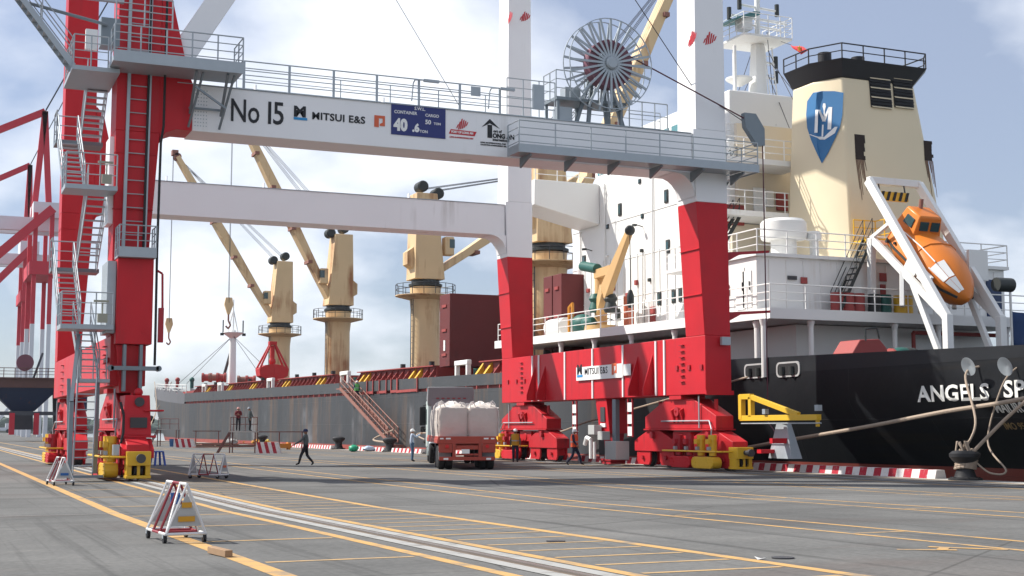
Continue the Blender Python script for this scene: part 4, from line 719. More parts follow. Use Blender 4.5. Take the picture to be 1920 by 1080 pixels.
m = MB(); m.tube((XC, mb.y, zp-.5), (XC-2, mb.y+38, 9.5), .04, 4); m.tube((XC, mb.y, zp-.5), (XC-2, mb.y+28, 9.5), .04, 4); m.tube((XC, mb.y, zp-.5), (XC, mb.y-27, 9), .04, 4); m.tube((XC, mb.y, zp-.5), (XC, mb.y-20, 9), .04, 4); m.tube((XC-1, mb.y+4, mb.z-1), (XC-.3, mb.y, mb.z+4.5), .22, 6); m.build('mast_stay', DK, ms)
# ------------------------------------------------------------------ superstructure
XW = 38.8; YA = 61.0; YFW = 80.0
T = lambda Y: .0118*(Y-54)
tower = MB().box(XW, 49.5, YA, YFW, 4.2, 17.1).build('accommodation_block', SW, sh, bevel=.12)
for k in range(21):
    yy = 61.4+k*.88
    if yy < 79.5: MB().box(XW-.05, XW-.002, yy-.035, yy+.035, 7.4, 11.9+T(yy)).build('stiffener', SW, tower)
for z0 in (9.6, 11.95, 14.4): MB().box(XW-.035, XW-.003, YA+.1, YFW-.1, z0-.02, z0+.02).build('seam', SW, tower)
def win(px, py, X, parent, w=.42, h=.78):
    p = pX(px, py, X); o = MB().box(X-.075, X-.002, p.y-w/2, p.y+w/2, p.z-h/2, p.z+h/2).build('window', OIL, parent, bevel=.06); MB().box(X-.09, X-.076, p.y-w*.28, p.y+w*.28, p.z-h*.33, p.z+h*.33).build('pane', GLS, o)
for (px, py) in ((1163, 393), (1250, 368), (1253, 462), (1237, 560), (1264, 556), (1277, 553), (1095, 413), (1096, 490)): win(px, py, XW, tower)
for (px, z0_, z1_) in ((1090, 7.4, 14.4), (1136, 7.4, 17.0), (1206, 7.4, 12.0), (1226, 7.4, 17.0)): p = pX(px, 450, XW); m = MB(); m.tube((XW-.08, p.y, z0_), (XW-.08, p.y, z1_), .045, 8); m.build('drain_pipe', SW, tower)
for (px, py, w_, h_) in ((1105, 545, .3, .25), (1150, 540, .5, .35), (1195, 530, .25, .3), (1220, 525, .25, .2), (1180, 560, .5, .7), (1205, 470, .2, .2), (1140, 480, .2, .15), (1225, 590, .6, .9), (1160, 588, .4, .6)): p = pX(px, py, XW); MB().box(XW-.16, XW-.003, p.y-w_/2, p.y+w_/2, p.z-h_/2, p.z+h_/2).build('wall_fitting', (SW, OIL, SRD)[(px//5) % 3], tower, bevel=.02)
for px in (1110, 1215): p = pX(px, 590, XW); MB().box(XW-.05, XW-.003, p.y-.4, p.y+.4, 7.35, 9.25).build('steel_door', SW, tower, bevel=.04); MB().tube((XW-.09, p.y-.25, 8.2), (XW-.09, p.y-.25, 8.5), .03, 6).build('door_handle', OIL, tower)
for (px, py) in ((1110, 470), (1205, 425), (1150, 600)): p = pX(px, py, XW); m = MB(); m.tube((XW-.003, p.y, p.z), (XW-.5, p.y, p.z+.1), .03, 6); m.cbox((XW-.55, p.y, p.z+.06), .22, .22, .12); m.build('deck_light', OIL, tower)
for (px, py) in ((1120, 360), (1200, 340), (1205, 405), (1140, 425)): win(px, py, XW, tower, .3, .3)
# bridge wing, wheelhouse, wing railing
wing = MB().prism([(34.3, 76, 17.1), (34.3, 76, 15.5), (38.79, 76, 14.5), (38.79, 76, 17.1)], (0, 3.0, 0)).build('bridge_wing', SW, sh, bevel=.05)
whl = MB().box(39.9, 49.0, 62.5, 78.8, 17.103, 20.2).build('wheelhouse', SW, sh, bevel=.08)
for k in range(9): yy = 64.3+k*1.6; MB().box(39.86, 39.898, yy, yy+1.25, 18.1, 19.4).build('wheelhouse_window', TEAL, whl)
railing(sh, [(34.4, 76.1, 17.1), (38.9, 76.1, 17.1), (38.9, 62, 17.1)], 1.1, 1.6, 2, .028, SW)
# boat deck slab with white fascia, pillars, inner walls
m = MB(); m.hexa([(34.55, 51.1, 6.62), (50, 51.1, 6.62), (50, 83, 6.98), (34.55, 83, 6.98), (34.55, 51.1, 7.1), (50, 51.1, 7.1), (50, 83, 7.46), (34.55, 83, 7.46)]); m.build('boat_deck', SW, sh)
m = MB(); m.box(37.6, 49, 53.5, 80, 4.2, 6.6); m.build('lower_house', SW, sh)
for yy in (52.6, 60, 64.6, 69, 73.4, 77.8): m = MB(); m.tube((34.85, yy, 4.3), (34.85, yy, 6.62+T(yy)), .13, 10); m.lathe([(.13, 6.3+T(yy)), (.22, 6.6+T(yy))], (34.85, yy, 0), (0, 0, 1), 10); m.build('deck_pillar', SW, sh)
for px in (1432, 1521, 1678, 1760, 1888): p = pY(px, 640, 51.4); m = MB(); m.tube((p.x, 51.4, 4.0), (p.x, 51.4, 6.62), .12, 10); m.lathe([(.12, 6.3), (.2, 6.6)], (p.x, 51.4, 0), (0, 0, 1), 10); m.build('deck_pillar', SW, sh)
railing(sh, [(34.6, 82.5, 7.45), (34.6, 51.15, 7.1), (49.95, 51.15, 7.1)], 1.08, 1.9, 2, .03, SW)
# low aft house and its upper deck
ah = MB().box(34.95, 49.6, 52.7, 58.0, 7.1, 9.62).build('aft_house', SW, sh, bevel=.03)
for xx in [35.6+.95*k for k in range(15)]: MB().box(xx, xx+.04, 52.66, 52.698, 7.15, 9.5).build('stiffener', SW, ah)
ud = MB().box(34.8, 49.75, 52.5, YA-.003, 9.623, 9.78).build('upper_deck', SW, sh)
railing(sh, [(34.9, 60.9, 9.78), (34.9, 52.55, 9.78), (49.7, 52.55, 9.78), (49.7, 58, 9.78)], 1.08, 1.7, 2, .03, SW)
for (px, py, w, h) in ((1485, 521, .5, .18), (1507, 526, .35, .3), (1655, 520, .4, .4), (1655, 545, .3, .6)): p = pY(px, py, 52.65); MB().box(p.x-w/2, p.x+w/2, 52.6, 52.65, p.z-h/2, p.z+h/2).build('wall_fitting', DK if h < .3 else SRD, ah)
for (px, a, b_) in ((1389, 7.25, 9.2), (1402, 7.3, 9.0)): p = pX(px, 530, 34.95); MB().box(34.9, 34.948, p.y-.35, p.y+.35, a, b_).build('steel_door', SW, ah); MB().tube((34.86, p.y-.25, 8.1), (34.86, p.y-.25, 8.5), .03, 6).build('door_handle', DK, ah)
MB().box(48.4, 49.3, 52.6, 52.69, 7.2, 9.1).build('blue_door', paint('door_blue', (.02, .04, .10), .5, .1), ah)
for px in (1430, 1470): p = pX(px if px < 1424 else 1420, 500, 34.95); 
MB().box(34.86, 34.945, 55.0, 55.5, 8.0, 8.5).build('fire_hose_box', SRD, ah)
# aft decks of the tower
for (z0, x1) in ((12.55, 43.2), (15.3, 42.0)):
    MB().box(37.0, x1, 58.6, YA-.003, z0, z0+.28).build('balcony_deck', SW, sh); railing(sh, [(37.05, 60.8, z0+.28), (37.05, 58.65, z0+.28), (x1-.05, 58.65, z0+.28)], 1.05, 1.2, 2, .03, SW)
BEW = paint('aft_cream', (.62, .55, .44), .5, .05, dirt=.15, rustcol=(.4, .32, .22)); MB().box(39.2, 49.4, YA-.25, YA-.003, 12.9, 17.9).build('aft_screen', BEW, sh); MB().box(38.85, 49.45, YA-.2, YA-.004, 9.8, 12.5).build('aft_screen', BEW, sh)
for (px, py, w, h, mt) in ((1424, 385, .75, 1.9, SW), (1443, 373, .5, .9, SW), (1466, 379, .75, .95, SRD), (1377, 403, 1.2, 1.1, SRD)): p = pY(px, py, YA-.3); o = MB().box(p.x-w/2, p.x+w/2, YA-.36, YA-.26, p.z-h/2, p.z+h/2).build('steel_door' if mt is SW else 'locker', mt, sh, bevel=.05)
for (a, b_, z0, z1) in ((36.5, 38.3, 9.8, 12.6), (36.6, 38.2, 12.85, 15.3)): stair(sh, (a, 59.5, z0), (b_, 59.5, z1), .6, (0, 1, 0), OIL, 9)
# funnel with chamfered corner, black cap, louvres, shield
def fpt(X, Y, z, t):
    if (X, Y) in fp: u = FT[fp.index((X, Y))]; return (X+(u[0]-X)*t, Y+(u[1]-Y)*t, z)
    return (X, Y+.7*t, z)
fp = [(40.8, 58.8), (40.8, 55.9), (41.6, 54.3), (47.6, 54.3), (48.1, 55.0), (48.1, 58.8)]; FT = [(41.0, 58.2), (41.0, 56.4), (41.75, 55.0), (46.2, 55.0), (46.6, 55.6), (46.6, 58.2)]; z0, z1 = 9.7, 19.3
m = MB(); m.add([fpt(x, y, z0, 0) for x, y in fp]+[fpt(x, y, z1, 1) for x, y in fp], [tuple(range(5, -1, -1)), tuple(range(6, 12))]+[(i, (i+1) % 6, 6+(i+1) % 6, 6+i) for i in range(6)]); fun = m.build('funnel', SBE, sh, bevel=.12)
m = MB(); m.add([fpt(x, y, z1+.003, 1) for x, y in fp]+[tuple(Vector(fpt(x, y, z1+.85, 1))+Vector(((x-43.4)*.14, (y-57)*.14, 0))) for x, y in fp], [tuple(range(5, -1, -1)), tuple(range(6, 12))]+[(i, (i+1) % 6, 6+(i+1) % 6, 6+i) for i in range(6)]); m.build('funnel_cap', SBK, fun)
tp = [tuple(Vector(fpt(x, y, z1+.86, 1))+Vector(((x-43.4)*.13, (y-57)*.13, 0))) for x, y in fp]; railing(sh, [tp[0], tp[1], tp[2], tp[3], tp[4], tp[5]], .75, 1.3, 1, .035, SBK)
for dx in (-1.2, .9): MB().tube((43.4+dx, 57, z1+.9), (43.4+dx, 57, z1+1.75), .35, 14).build('exhaust_pipe', SBK, fun)
yf_ = lambda z: fpt(43, 54.3, z, (z-z0)/(z1-z0))[1]
for (pa, pb) in ((1631, 1672), (1675, 1713)):
    a = pY(pa, 140, 54.9); b_ = pY(pb, 205, 54.9); m = MB(); zt_, zb_ = a.z, b_.z; m.hexa([(a.x, yf_(zb_)-.05, zb_), (b_.x, yf_(zb_)-.05, zb_), (b_.x, yf_(zb_)+.1, zb_), (a.x, yf_(zb_)+.1, zb_), (a.x, yf_(zt_)-.05, zt_), (b_.x, yf_(zt_)-.05, zt_), (b_.x, yf_(zt_)+.1, zt_), (a.x, yf_(zt_)+.1, zt_)]); lv = m.build('louvre', SBK, fun)
    for k in range(11): zz_ = zb_+(zt_-zb_)*k/10; MB().hexa([(a.x+.03, yf_(zz_)-.12, zz_-.02), (b_.x-.03, yf_(zz_)-.12, zz_-.02), (b_.x-.03, yf_(zz_)-.03, zz_+.06), (a.x+.03, yf_(zz_)-.03, zz_+.06), (a.x+.03, yf_(zz_)-.12, zz_), (b_.x-.03, yf_(zz_)-.12, zz_), (b_.x-.03, yf_(zz_)-.03, zz_+.08), (a.x+.03, yf_(zz_)-.03, zz_+.08)]).build('slat', SBK if k % 3 else SBE, lv)
def facept(f0, f1, u, z): t = (z-z0)/(z1-z0); a = Vector(fpt(*f0, z, t)); b_ = Vector(fpt(*f1, z, t)); n_ = (b_-a).cross(Vector((0, 0, 1))).normalized(); return a.lerp(b_, u)+n_*.03
SHB = paint('shield_blue', (.035, .15, .33), .5, .08); FS = [Vector(fpt(*fp[k], 0, .6)) for k in (0, 1, 2)]
def onf(px, py, lift):
    """point on the funnel's two lit facets seen through a photo pixel"""
    d = ray(px, py); best = None
    for i in (0, 1):
        a0, a1 = Vector(fpt(*fp[i], z0, 0)), Vector(fpt(*fp[i+1], z0, 0)); b0 = Vector(fpt(*fp[i], z1, 1)); n_ = (a1-a0).cross(b0-a0).normalized()
        if n_.dot(d) > 0: n_ = -n_
        o = Vector((0, 0, CH)); t = (a0-o).dot(n_)/d.dot(n_); p = o+d*t; u = (p-a0).dot((a1-a0).normalized())/(a1-a0).length
        if best is None or abs(u-.5) < best[0]: best = (abs(u-.5), p+n_*lift)
    return best[1]
def decal(nm, loops, mat, lift):
    # grid-filled decal following both facets: quads between left and right outline rows
    m = MB()
    for rows in loops:
        for (ya, la, ra), (yb_, lb_, rb) in zip(rows, rows[1:]):
            ns = 8
            for k in range(ns): u0, u1 = k/ns, (k+1)/ns; A = [onf(la+(ra-la)*u0, ya, lift), onf(la+(ra-la)*u1, ya, lift), onf(lb_+(rb-lb_)*u1, yb_, lift), onf(lb_+(rb-lb_)*u0, yb_, lift)]; m.add(A, [(0, 1, 2, 3)])
    return m.build(nm, mat, fun, smooth=False)
decal('shield', [[(171, 1540, 1565), (174, 1525, 1582), (190, 1514, 1581), (215, 1512, 1580), (240, 1514, 1575), (262, 1521, 1565), (285, 1531, 1554), (306, 1541, 1542)]], SHB, .02)
decal('emblem', [[(206, 1530, 1535), (249, 1528, 1534)], [(206, 1535, 1538), (228, 1543, 1549), (229, 1545, 1552), (207, 1553, 1556)][:2], [(201, 1554, 1561), (243, 1552, 1559)], [(203, 1553, 1556), (228, 1542, 1548)], [(194, 1544, 1548), (200, 1543, 1549), (208, 1545, 1547), (222, 1545, 1547)], [(234, 1542, 1545), (256, 1541, 1544)], [(252, 1517, 1522), (257, 1530, 1545), (262, 1538, 1545)], [(238, 1566, 1571), (250, 1553, 1566), (262, 1541, 1547)]], WHT, .035)
soot = paint('soot_stain', (.03, .02, .017), .8, .4)
for (px0, px1, pa, pb) in ((1606, 1624, 250, 298), (1736, 1752, 262, 300)):
    m = MB()
    for k in range(6):
        ya, yb_ = pa+(pb-pa)*k/6, pa+(pb-pa)*(k+1)/6; w0 = .5+.5*min(1, k/2); j = random.uniform(-2, 2)
        za = pY(px0, ya, 54.6).z; zb_ = pY(px0, yb_, 54.6).z; xa = pY(px0, ya, 54.6).x; xb = pY(px1+j, ya, 54.6).x
        m.add([(xa, yf_(za)-.012, za), (xb, yf_(za)-.012, za), (xb, yf_(zb_)-.012, zb_), (xa, yf_(zb_)-.012, zb_)], [(0, 1, 2, 3)])
    m.build('soot_mark', soot, fun, smooth=False)
    m = MB(); za, zb_ = pY(px0, pb, 54.6).z, pY(px0, 375, 54.6).z; n_ = 7
    for k in range(n_):
        x0_ = pY(px0, 290, 54.6).x+(pY(px1, 290, 54.6).x-pY(px0, 290, 54.6).x)*k/n_; zc_ = za-(za-zb_)*random.uniform(.25, 1); w_ = .05
        m.add([(x0_, yf_(za)-.013, za), (x0_+w_*1.3, yf_(za)-.013, za), (x0_+w_+.1, yf_(zc_)-.013, zc_), (x0_+.12, yf_(zc_)-.013, zc_)], [(0, 1, 2, 3)])
    m.build('soot_run', paint('soot_run', (.16, .09, .06), .8, .4), fun, smooth=False)
# vents, barrels, stairs, winches on the aft decks
p = pY(1470, 480, 54.5); m = MB(); m.lathe([(.62, 9.78), (.62, 10.7), (1.05, 10.75), (1.1, 10.9), (1.1, 11.55), (.95, 11.7)], (p.x, 54.5, 0), (0, 0, 1), 28); m.build('mushroom_vent', SW, sh)
p = pY(1527, 480, 54.0); m = MB(); m.lathe([(.22, 9.78), (.22, 10.7), (.36, 10.75), (.36, 11.0), (.3, 11.15)], (p.x, 54, 0), (0, 0, 1), 16); m.build('mushroom_vent', SW, sh)
for (px, mt) in ((1572, SRD), (1592, SRD), (1612, SRD), (1642, OIL), (1662, GRN), (1690, YEL), (1702, YEL)): p = pY(px, 570, 51.8); m = MB(); m.lathe([(.3, 7.1), (.31, 7.4), (.29, 7.42), (.31, 7.7), (.3, 8.0)], (p.x, 51.9, 0), (0, 0, 1), 14); m.build('oil_drum', mt, sh)
a = pY(1567, 566, 51.9); b_ = pY(1625, 448, 53.0); stair(sh, (a.x, 51.9, 7.15), (b_.x, 52.9, 9.8+1.0), .7, (0, 1, 0), OIL, 12); m = MB(); m.box(b_.x, b_.x+1.4, 52.6, 54.2, 10.7, 10.8); m.build('step_platform', YEL, sh); railing(sh, [(b_.x+.1, 54.1, 10.8), (b_.x+1.4, 54.1, 10.8), (b_.x+1.4, 52.7, 10.8)], 1.1, .7, 2, .03, YEL)
p = pY(1612, 655, 47.5); m = MB(); m.prism([(p.x-.9, 46.8, 4.2), (p.x-.9, 46.8, 4.9), (p.x-.5, 46.8, 5.45), (p.x+.5, 46.8, 5.5), (p.x+.9, 46.8, 5.1), (p.x+.9, 46.8, 4.2)], (0, 1.4, 0)); wn_ = m.build('mooring_winch', SRD, sh, bevel=.04); m = MB(); m.lathe([(.5, -.5), (.5, -.4), (.3, -.35), (.3, .35), (.5, .4), (.5, .5)], (p.x+1.5, 47.9, 4.7), (1, 0, 0), 18); m.build('rope_drum', SRD, wn_)
m = MB(); m.path([(p.x-.3, 46.7, 5.4), (p.x-.3, 46.7, 5.9), (p.x+.3, 46.7, 5.95), (p.x+.4, 46.7, 5.5)], .04, 6); m.build('winch_frame', OIL, wn_)
for (px, mt) in ((1690, GRN), (1705, OIL), (1795, OIL), (1815, OIL), (1835, DK)): p = pY(px, 645, 48); m = MB(); m.ball((p.x, 48, 5.0), .45, (1.2, .8, .6)); m.tube((p.x, 48, 4.1), (p.x, 48, 5), .25, 10); m.build('deck_fitting', mt, sh)
m = MB(); q0, q1 = pY(1712, 612, 52.3), pY(1890, 612, 52.3); m.path([(q0.x, 52.3, 4.2), (q0.x, 52.3, 6.3), (q1.x, 52.3, 6.3)], .1, 8); m.build('fire_main', SRD, sh)
# provision crane, hose reels, covered gear on the port boat deck
b0 = pX(1127, 600, 36.6); pc_ = MB(); pc_.lathe([(1.0, 7.35), (1.0, 7.75)], (36.6, b0.y, 0), (0, 0, 1), 20); pc_.tube((36.6, b0.y, 7.7), (36.6, b0.y, 11.2), .38, 12); pc_ = pc_.build('provision_crane', paint('store_crane_buff', (.56, .36, .16), .5, .08), sh)
k0 = Vector((36.6, b0.y, 9.6)); k1 = pX(1134, 562, 36.0); k2 = pX(1181, 432, 36.0); m = MB(); m.beam(Vector((36.4, b0.y-.2, 8.6)), k1+Vector((0, 0, .6)), .5, .8); m.beam(k1+Vector((0, 0, .3)), k2, .42, .95, (0, 0, 1), .3, .4); m.build('boom', MATS['store_crane_buff'], pc_, bevel=.03)
m = MB(); m.beam(pX(1120, 515, 36.3), pX(1150, 505, 36.3), .5, .5); m.build('slew_motor', MATS['store_crane_buff'], pc_); m = MB(); m.tube(pX(1093, 499, 36.2), pX(1120, 504, 36.2), .3, 14); m.build('winch_drum', GRN, pc_)
m = MB(); m.tube(k2, (k2.x, k2.y, 8.6), .025, 4); m.lathe([(.12, 0), (.2, .2), (.2, .7), (.1, 1.0)], (k2.x, k2.y, 8.4), (0, 0, 1), 10); m.build('hoist_hook', OIL, pc_); m = MB(); m.ball(k2, .3); m.build('boom_head', OIL, pc_)
for (px, py, r_, mt) in ((1117, 570, .42, GRN), (1145, 570, .42, OIL)): p = pX(px, py, 36.2); m = MB(); m.lathe([(r_*.8, -.5), (r_, -.3), (r_*.7, .1), (r_, .3), (r_*.6, .6)], p, (0, 0, 1), 14); m.build('covered_gear', mt, sh)
for (px, r_) in ((1092, .85), (1104, .6)): p = pX(px, 604, 36.0); m = MB(); m.ball((36.0, p.y, 7.9), r_, (.8, 1.1, .75)); m.build('canvas_cover', GRN, sh)
p = pX(1048, 605, 36.2); m = MB(); m.tube((36.2, p.y-1.1, 8.0), (36.2, p.y+1.1, 8.0), .55, 18); m.build('life_raft', SW, sh); p = pX(1067, 600, 35.6); m = MB(); m.path([(35.6, p.y, 7.3), (35.6, p.y, 9.0), (35.6, p.y-.5, 9.2), (35.6, p.y-.5, 7.4)], .09, 6); m.build('davit_arm', paint('davit_orange', (.6, .25, .03), .5), sh)
for px in (1174, 1184): p = pX(px, 580, 37.5); m = MB(); m.tube((37.5, p.y, 7.3), (37.5, p.y, 9.4), .16, 8); m.build('red_pipe', paint('pipe_salmon', (.5, .14, .08), .5), sh)
# mast above the wheelhouse
mx_ = pX(1425, 300, XC-.6); MY = mx_.y; MXX = XC-.6
zM = lambda py: pX(1425, py, MXX).z
ma = MB(); ma.taper((MXX-.62, MXX+.45, MY-.6, MY+.6), (MXX-.3, MXX+.26, MY-.3, MY+.3), 17.1, zM(82)); ma = ma.build('radar_mast', SW, sh, bevel=.05)
for (py, w, d_) in ((82, 1.9, 1.5), (150, 1.1, 1.0), (178, .9, .8)):
    z_ = zM(py); m = MB(); m.hexa([(MXX-w, MY-d_, z_), (MXX+w*.7, MY-d_, z_), (MXX+w*.7, MY+d_, z_), (MXX-w, MY+d_, z_), (MXX-w, MY-d_, z_+.12), (MXX+w*.7, MY-d_, z_+.12), (MXX+w*.7, MY+d_, z_+.12), (MXX-w, MY+d_, z_+.12)]) if py == 82 else m.lathe([(.2, z_-.45), (w*.7, z_-.1), (w*.7, z_)], (MXX-1.3, MY, 0), (0, 0, 1), 14); m.build('mast_platform', SW, ma)
    if py == 82: railing(sh, [(MXX-w, MY+d_, z_+.12), (MXX-w, MY-d_, z_+.12), (MXX+w*.7, MY-d_, z_+.12), (MXX+w*.7, MY+d_, z_+.12)], 1.2, .8, 3, .025, SW)
m = MB(); m.tube((MXX, MY, zM(82)), (MXX, MY, zM(-30)), .16, 8)
for (py, a, b_) in ((32, -1.7, 2.0), (45, -1.5, 1.6), (10, -1.3, 1.4), (112, 0, 1.2), (140, 0, 1.2)): m.tube((MXX+a, MY, zM(py)), (MXX+b_, MY, zM(py)-.12), .07, 6)
m.build('signal_yard', SW, ma)
for (a, py) in ((-1.9, 30), (1.35, 12), (1.2, 112), (1.2, 140), (-1.2, 8)): m = MB(); m.tube((MXX+a, MY, zM(py)-.35), (MXX+a, MY, zM(py)+.35), .13, 10); m.build('signal_lamp', OIL, ma)
m = MB(); m.prism([(MXX-2.6, MY-1.2, zM(55)), (MXX-1.0, MY-1.2, zM(33)), (MXX-.6, MY-1.2, zM(33)), (MXX-.6, MY-1.2, zM(38))], (0, 2, 0)); m.build('teal_canopy', paint('canopy_teal', (.05, .16, .17), .5), ma); m = MB(); m.box(MXX-1.7, MXX-1.0, MY-1.0, MY-.3, zM(66), zM(45)); m.build('instrument_box', SW, ma)
ladder(sh, (MXX+.75, MY-.85, 17.5), (MXX+.35, MY-.5, zM(90)), .5, (1, 0, 0), .5, .03, SW, 'mast_ladder')
m = MB()
for (px, py, qx, qy) in ((1440, 95, 1560, 330), (1445, 118, 1520, 210), (1410, 140, 1365, 240), (1412, 90, 1375, 200), (1440, 140, 1480, 240), (1438, 60, 1455, 235)): m.tube(pX(px, py, MXX), pX(qx, qy, MXX-.5), .02, 4)
m.build('mast_stay', DK, ma)
m = MB(); m.tube((MXX-1.9, MY-.5, 17.1), (MXX-1.9, MY-.5, zM(95)), .1, 8); m.tube((MXX-1.4, MY+.4, 17.1), (MXX-1.4, MY+.4, zM(95)), .07, 8); m.build('signal_post', SW, ma)
railing(sh, [(39.5, 62.2, 17.1), (46, 62.2, 17.1)], 1.1, 1.4, 2, .03, SW)
# ------------------------------------------------------------------ free-fall lifeboat and its launching frame
LX0, LX1 = 41.0, 44.0
fr = MB(); U0, U1 = Vector((LX0, 52.2, 13.5)), Vector((LX0, 47.1, 6.6)); V = Vector((LX1-LX0, 0, 0)); R0, R1 = Vector((LX0, 52.1, 10.7)), Vector((LX0, 47.0, 6.5))
dv_ = MB()
for o in (Vector((0, 0, 0)), V):
    dv_.beam(U0+o, U1+o, .26, .42); dv_.beam(R0+o, R1+o, .22, .34); dv_.beam(R1+o+Vector((0, .05, .2)), R1+o+Vector((0, .05, -2.7)), .34, .34); dv_.beam(R0.lerp(R1, .55)+o, R1+o+Vector((0, .2, -2.4)), .2, .28); dv_.beam(R0+o, U0.lerp(U1, .32)+o, .16, .18); dv_.beam(R0+o, Vector((R0.x+o.x, R0.y+.1, 7.1)), .3, .3); dv_.beam(R0.lerp(R1, .42)+o, R0.lerp(R1, .42)+o+Vector((-.3, -.3, -1.7)), .2, .24)
dv_.beam(U0, U0+V, .3, .34); dv_.beam(R0+Vector((0, 0, -.2)), R0+V+Vector((0, 0, -.2)), .22, .22); dv_ = dv_.build('lifeboat_davit', SW, sh, bevel=.02)
hz_ = MB(); hz_.beam((41.3, 52.0, 12.75), (43.1, 52.0, 12.75), .2, .42); hz_ = hz_.build('spreader_bar', YEL, dv_)
for k in range(5): MB().prism([(41.4+k*.36, 51.88, 12.53), (41.55+k*.36, 51.88, 12.53), (41.7+k*.36, 51.88, 12.97), (41.55+k*.36, 51.88, 12.97)], (0, -.02, 0)).build('black_stripe', BLK, hz_)
for xx in (41.5, 43.0): MB().tube((xx, 52.0, 12.9), (xx, 52.1, 13.4), .04, 6).build('hanger', DK, dv_)
for o in (Vector((0, 0, 0)), V): MB().box(R1.x+o.x-.22, R1.x+o.x+.22, R1.y-.2, R1.y+.3, 3.75, 3.95).build('red_foot', SRD, dv_)
m = MB(); m.tube((44.3, 47.6, 8.2), (45.2, 47.6, 8.2), .32, 14); m.build('davit_winch', OIL, dv_); m = MB(); m.box(43.8, 44.9, 48.7, 48.85, 8.5, 9.9); m.build('white_panel', SW, dv_)
LO = paint('lifeboat_orange', (.66, .19, .025), .38, .06, dirt=.08, rustcol=(.4, .12, .03), scale=1.2)
ang = math.atan2(R0.z-R1.z, R0.y-R1.y)      # boat axis follows the ramp, bow down and aft
lf = thing('lifeboat', 'orange enclosed free-fall lifeboat perched bow-down on a white ramp', 'lifeboat', (42.45, 50.1, 8.6))
lf.rotation_euler = (ang-.05, 0, 0); lf.scale = (1.06, .93, 1.06)
m = MB(); secs = []
for (y, w, zl_, zh) in ((2.85, .55, .35, 1.15), (2.5, .95, .0, 1.5), (1.5, 1.15, -.25, 1.75), (0, 1.2, -.35, 1.8), (-1.2, 1.12, -.3, 1.65), (-2.2, .85, -.1, 1.35), (-2.9, .4, .25, 1.0), (-3.15, .06, .55, .75)):
    ring = []
    for k in range(16): t_ = 2*math.pi*k/16; cx, cz = math.cos(t_), math.sin(t_); ex = .8; vk = (1-.75*abs(cz)**1.5) if cz < 0 else 1; ring.append((w*math.copysign(abs(cx)**ex, cx)*vk, y, (zl_+zh)/2+(zh-zl_)/2*math.copysign(abs(cz)**.85, cz)))
    secs.append(ring)
vs = [p for r_ in secs for p in r_]; n_ = len(secs); fs = [tuple(range(15, -1, -1)), tuple(range((n_-1)*16, n_*16))]
for i in range(n_-1):
    for k in range(16): fs.append((i*16+k, i*16+(k+1) % 16, i*16+16+(k+1) % 16, i*16+16+k))
m.add(vs, fs); bd = m.build('boat_hull', LO, lf, world=False)
m = MB(); m.taper((-.78, .78, 1.0, 2.75), (-.6, .6, 1.35, 2.5), 1.3, 2.45); cb = m.build('steering_tower', LO, lf, world=False, bevel=.08)
for (x0, x1) in ((-.52, -.08), (.08, .52)): m = MB(); m.hexa([(x0, 1.11, 1.85), (x1, 1.11, 1.85), (x1, 1.2, 1.85), (x0, 1.2, 1.85), (x0, 1.22, 2.22), (x1, 1.22, 2.22), (x1, 1.3, 2.22), (x0, 1.3, 2.22)]); m.build('tower_window', GLS, lf, world=False)
m = MB(); m.hexa([(-.745, 1.5, 1.8), (-.6, 1.5, 1.8), (-.6, 2.2, 1.8), (-.745, 2.2, 1.8), (-.69, 1.55, 2.2), (-.6, 1.55, 2.2), (-.6, 2.15, 2.2), (-.69, 2.15, 2.2)]); m.build('tower_window', GLS, lf, world=False)
for s_ in (0, 8):
    m = MB()
    for i in range(1, n_-2): a, b_ = Vector(secs[i][s_]), Vector(secs[i+1][s_]); m.beam(a, b_, .1, .1)
    m.build('fender_strip', OIL, lf, world=False)
m = MB()
for (i, k) in ((4, 5), (4, 6), (5, 5), (5, 6)):
    q = [Vector(secs[i][k]), Vector(secs[i][k+1]), Vector(secs[i+1][k+1]), Vector(secs[i+1][k])]; c = sum(q, Vector())/4; m.add([c+(p-c)*.93+Vector((-.02, -.01, .03)) for p in q], [(0, 1, 2, 3)])
m.build('reflective_patch', WHT, lf, world=False)
for i, k in ((1, 6), (2, 6), (3, 6), (4, 7)):
    a, b_ = Vector(secs[i][k]), Vector(secs[i+1][k]); MB().tube(a+Vector((-.06, 0, .05)), b_+Vector((-.06, 0, .05)), .03, 6).build('grab_rail', SW, lf, world=False)
for i in (1, 3): r_ = [Vector(p)*1.0 for p in secs[i]]; c = sum(r_, Vector())/16; m = MB(); rr_ = [c+(p-c)*1.012 for p in r_]; m.path(rr_+[rr_[0]], .025, 5); m.build('moulding_band', LO, lf, world=False)
for (yy, zz_) in ((2.2, .75), (1.9, .35), (1.6, .95)): MB().tube((-1.2, yy, zz_), (-1.05, yy, zz_), .07, 10).build('vent', OIL, lf, world=False)
for yy in (.2, -.9): m = MB(); m.beam((-1.2, yy, .75), (-1.2, yy-.9, .72), .14, .5); m.build('side_hatch', SW, lf, world=False)
m = MB(); m.tube((0, 2.3, 2.4), (0, 2.5, 2.8), .1, 8); m.build('lifting_hook', RST, lf, world=False)
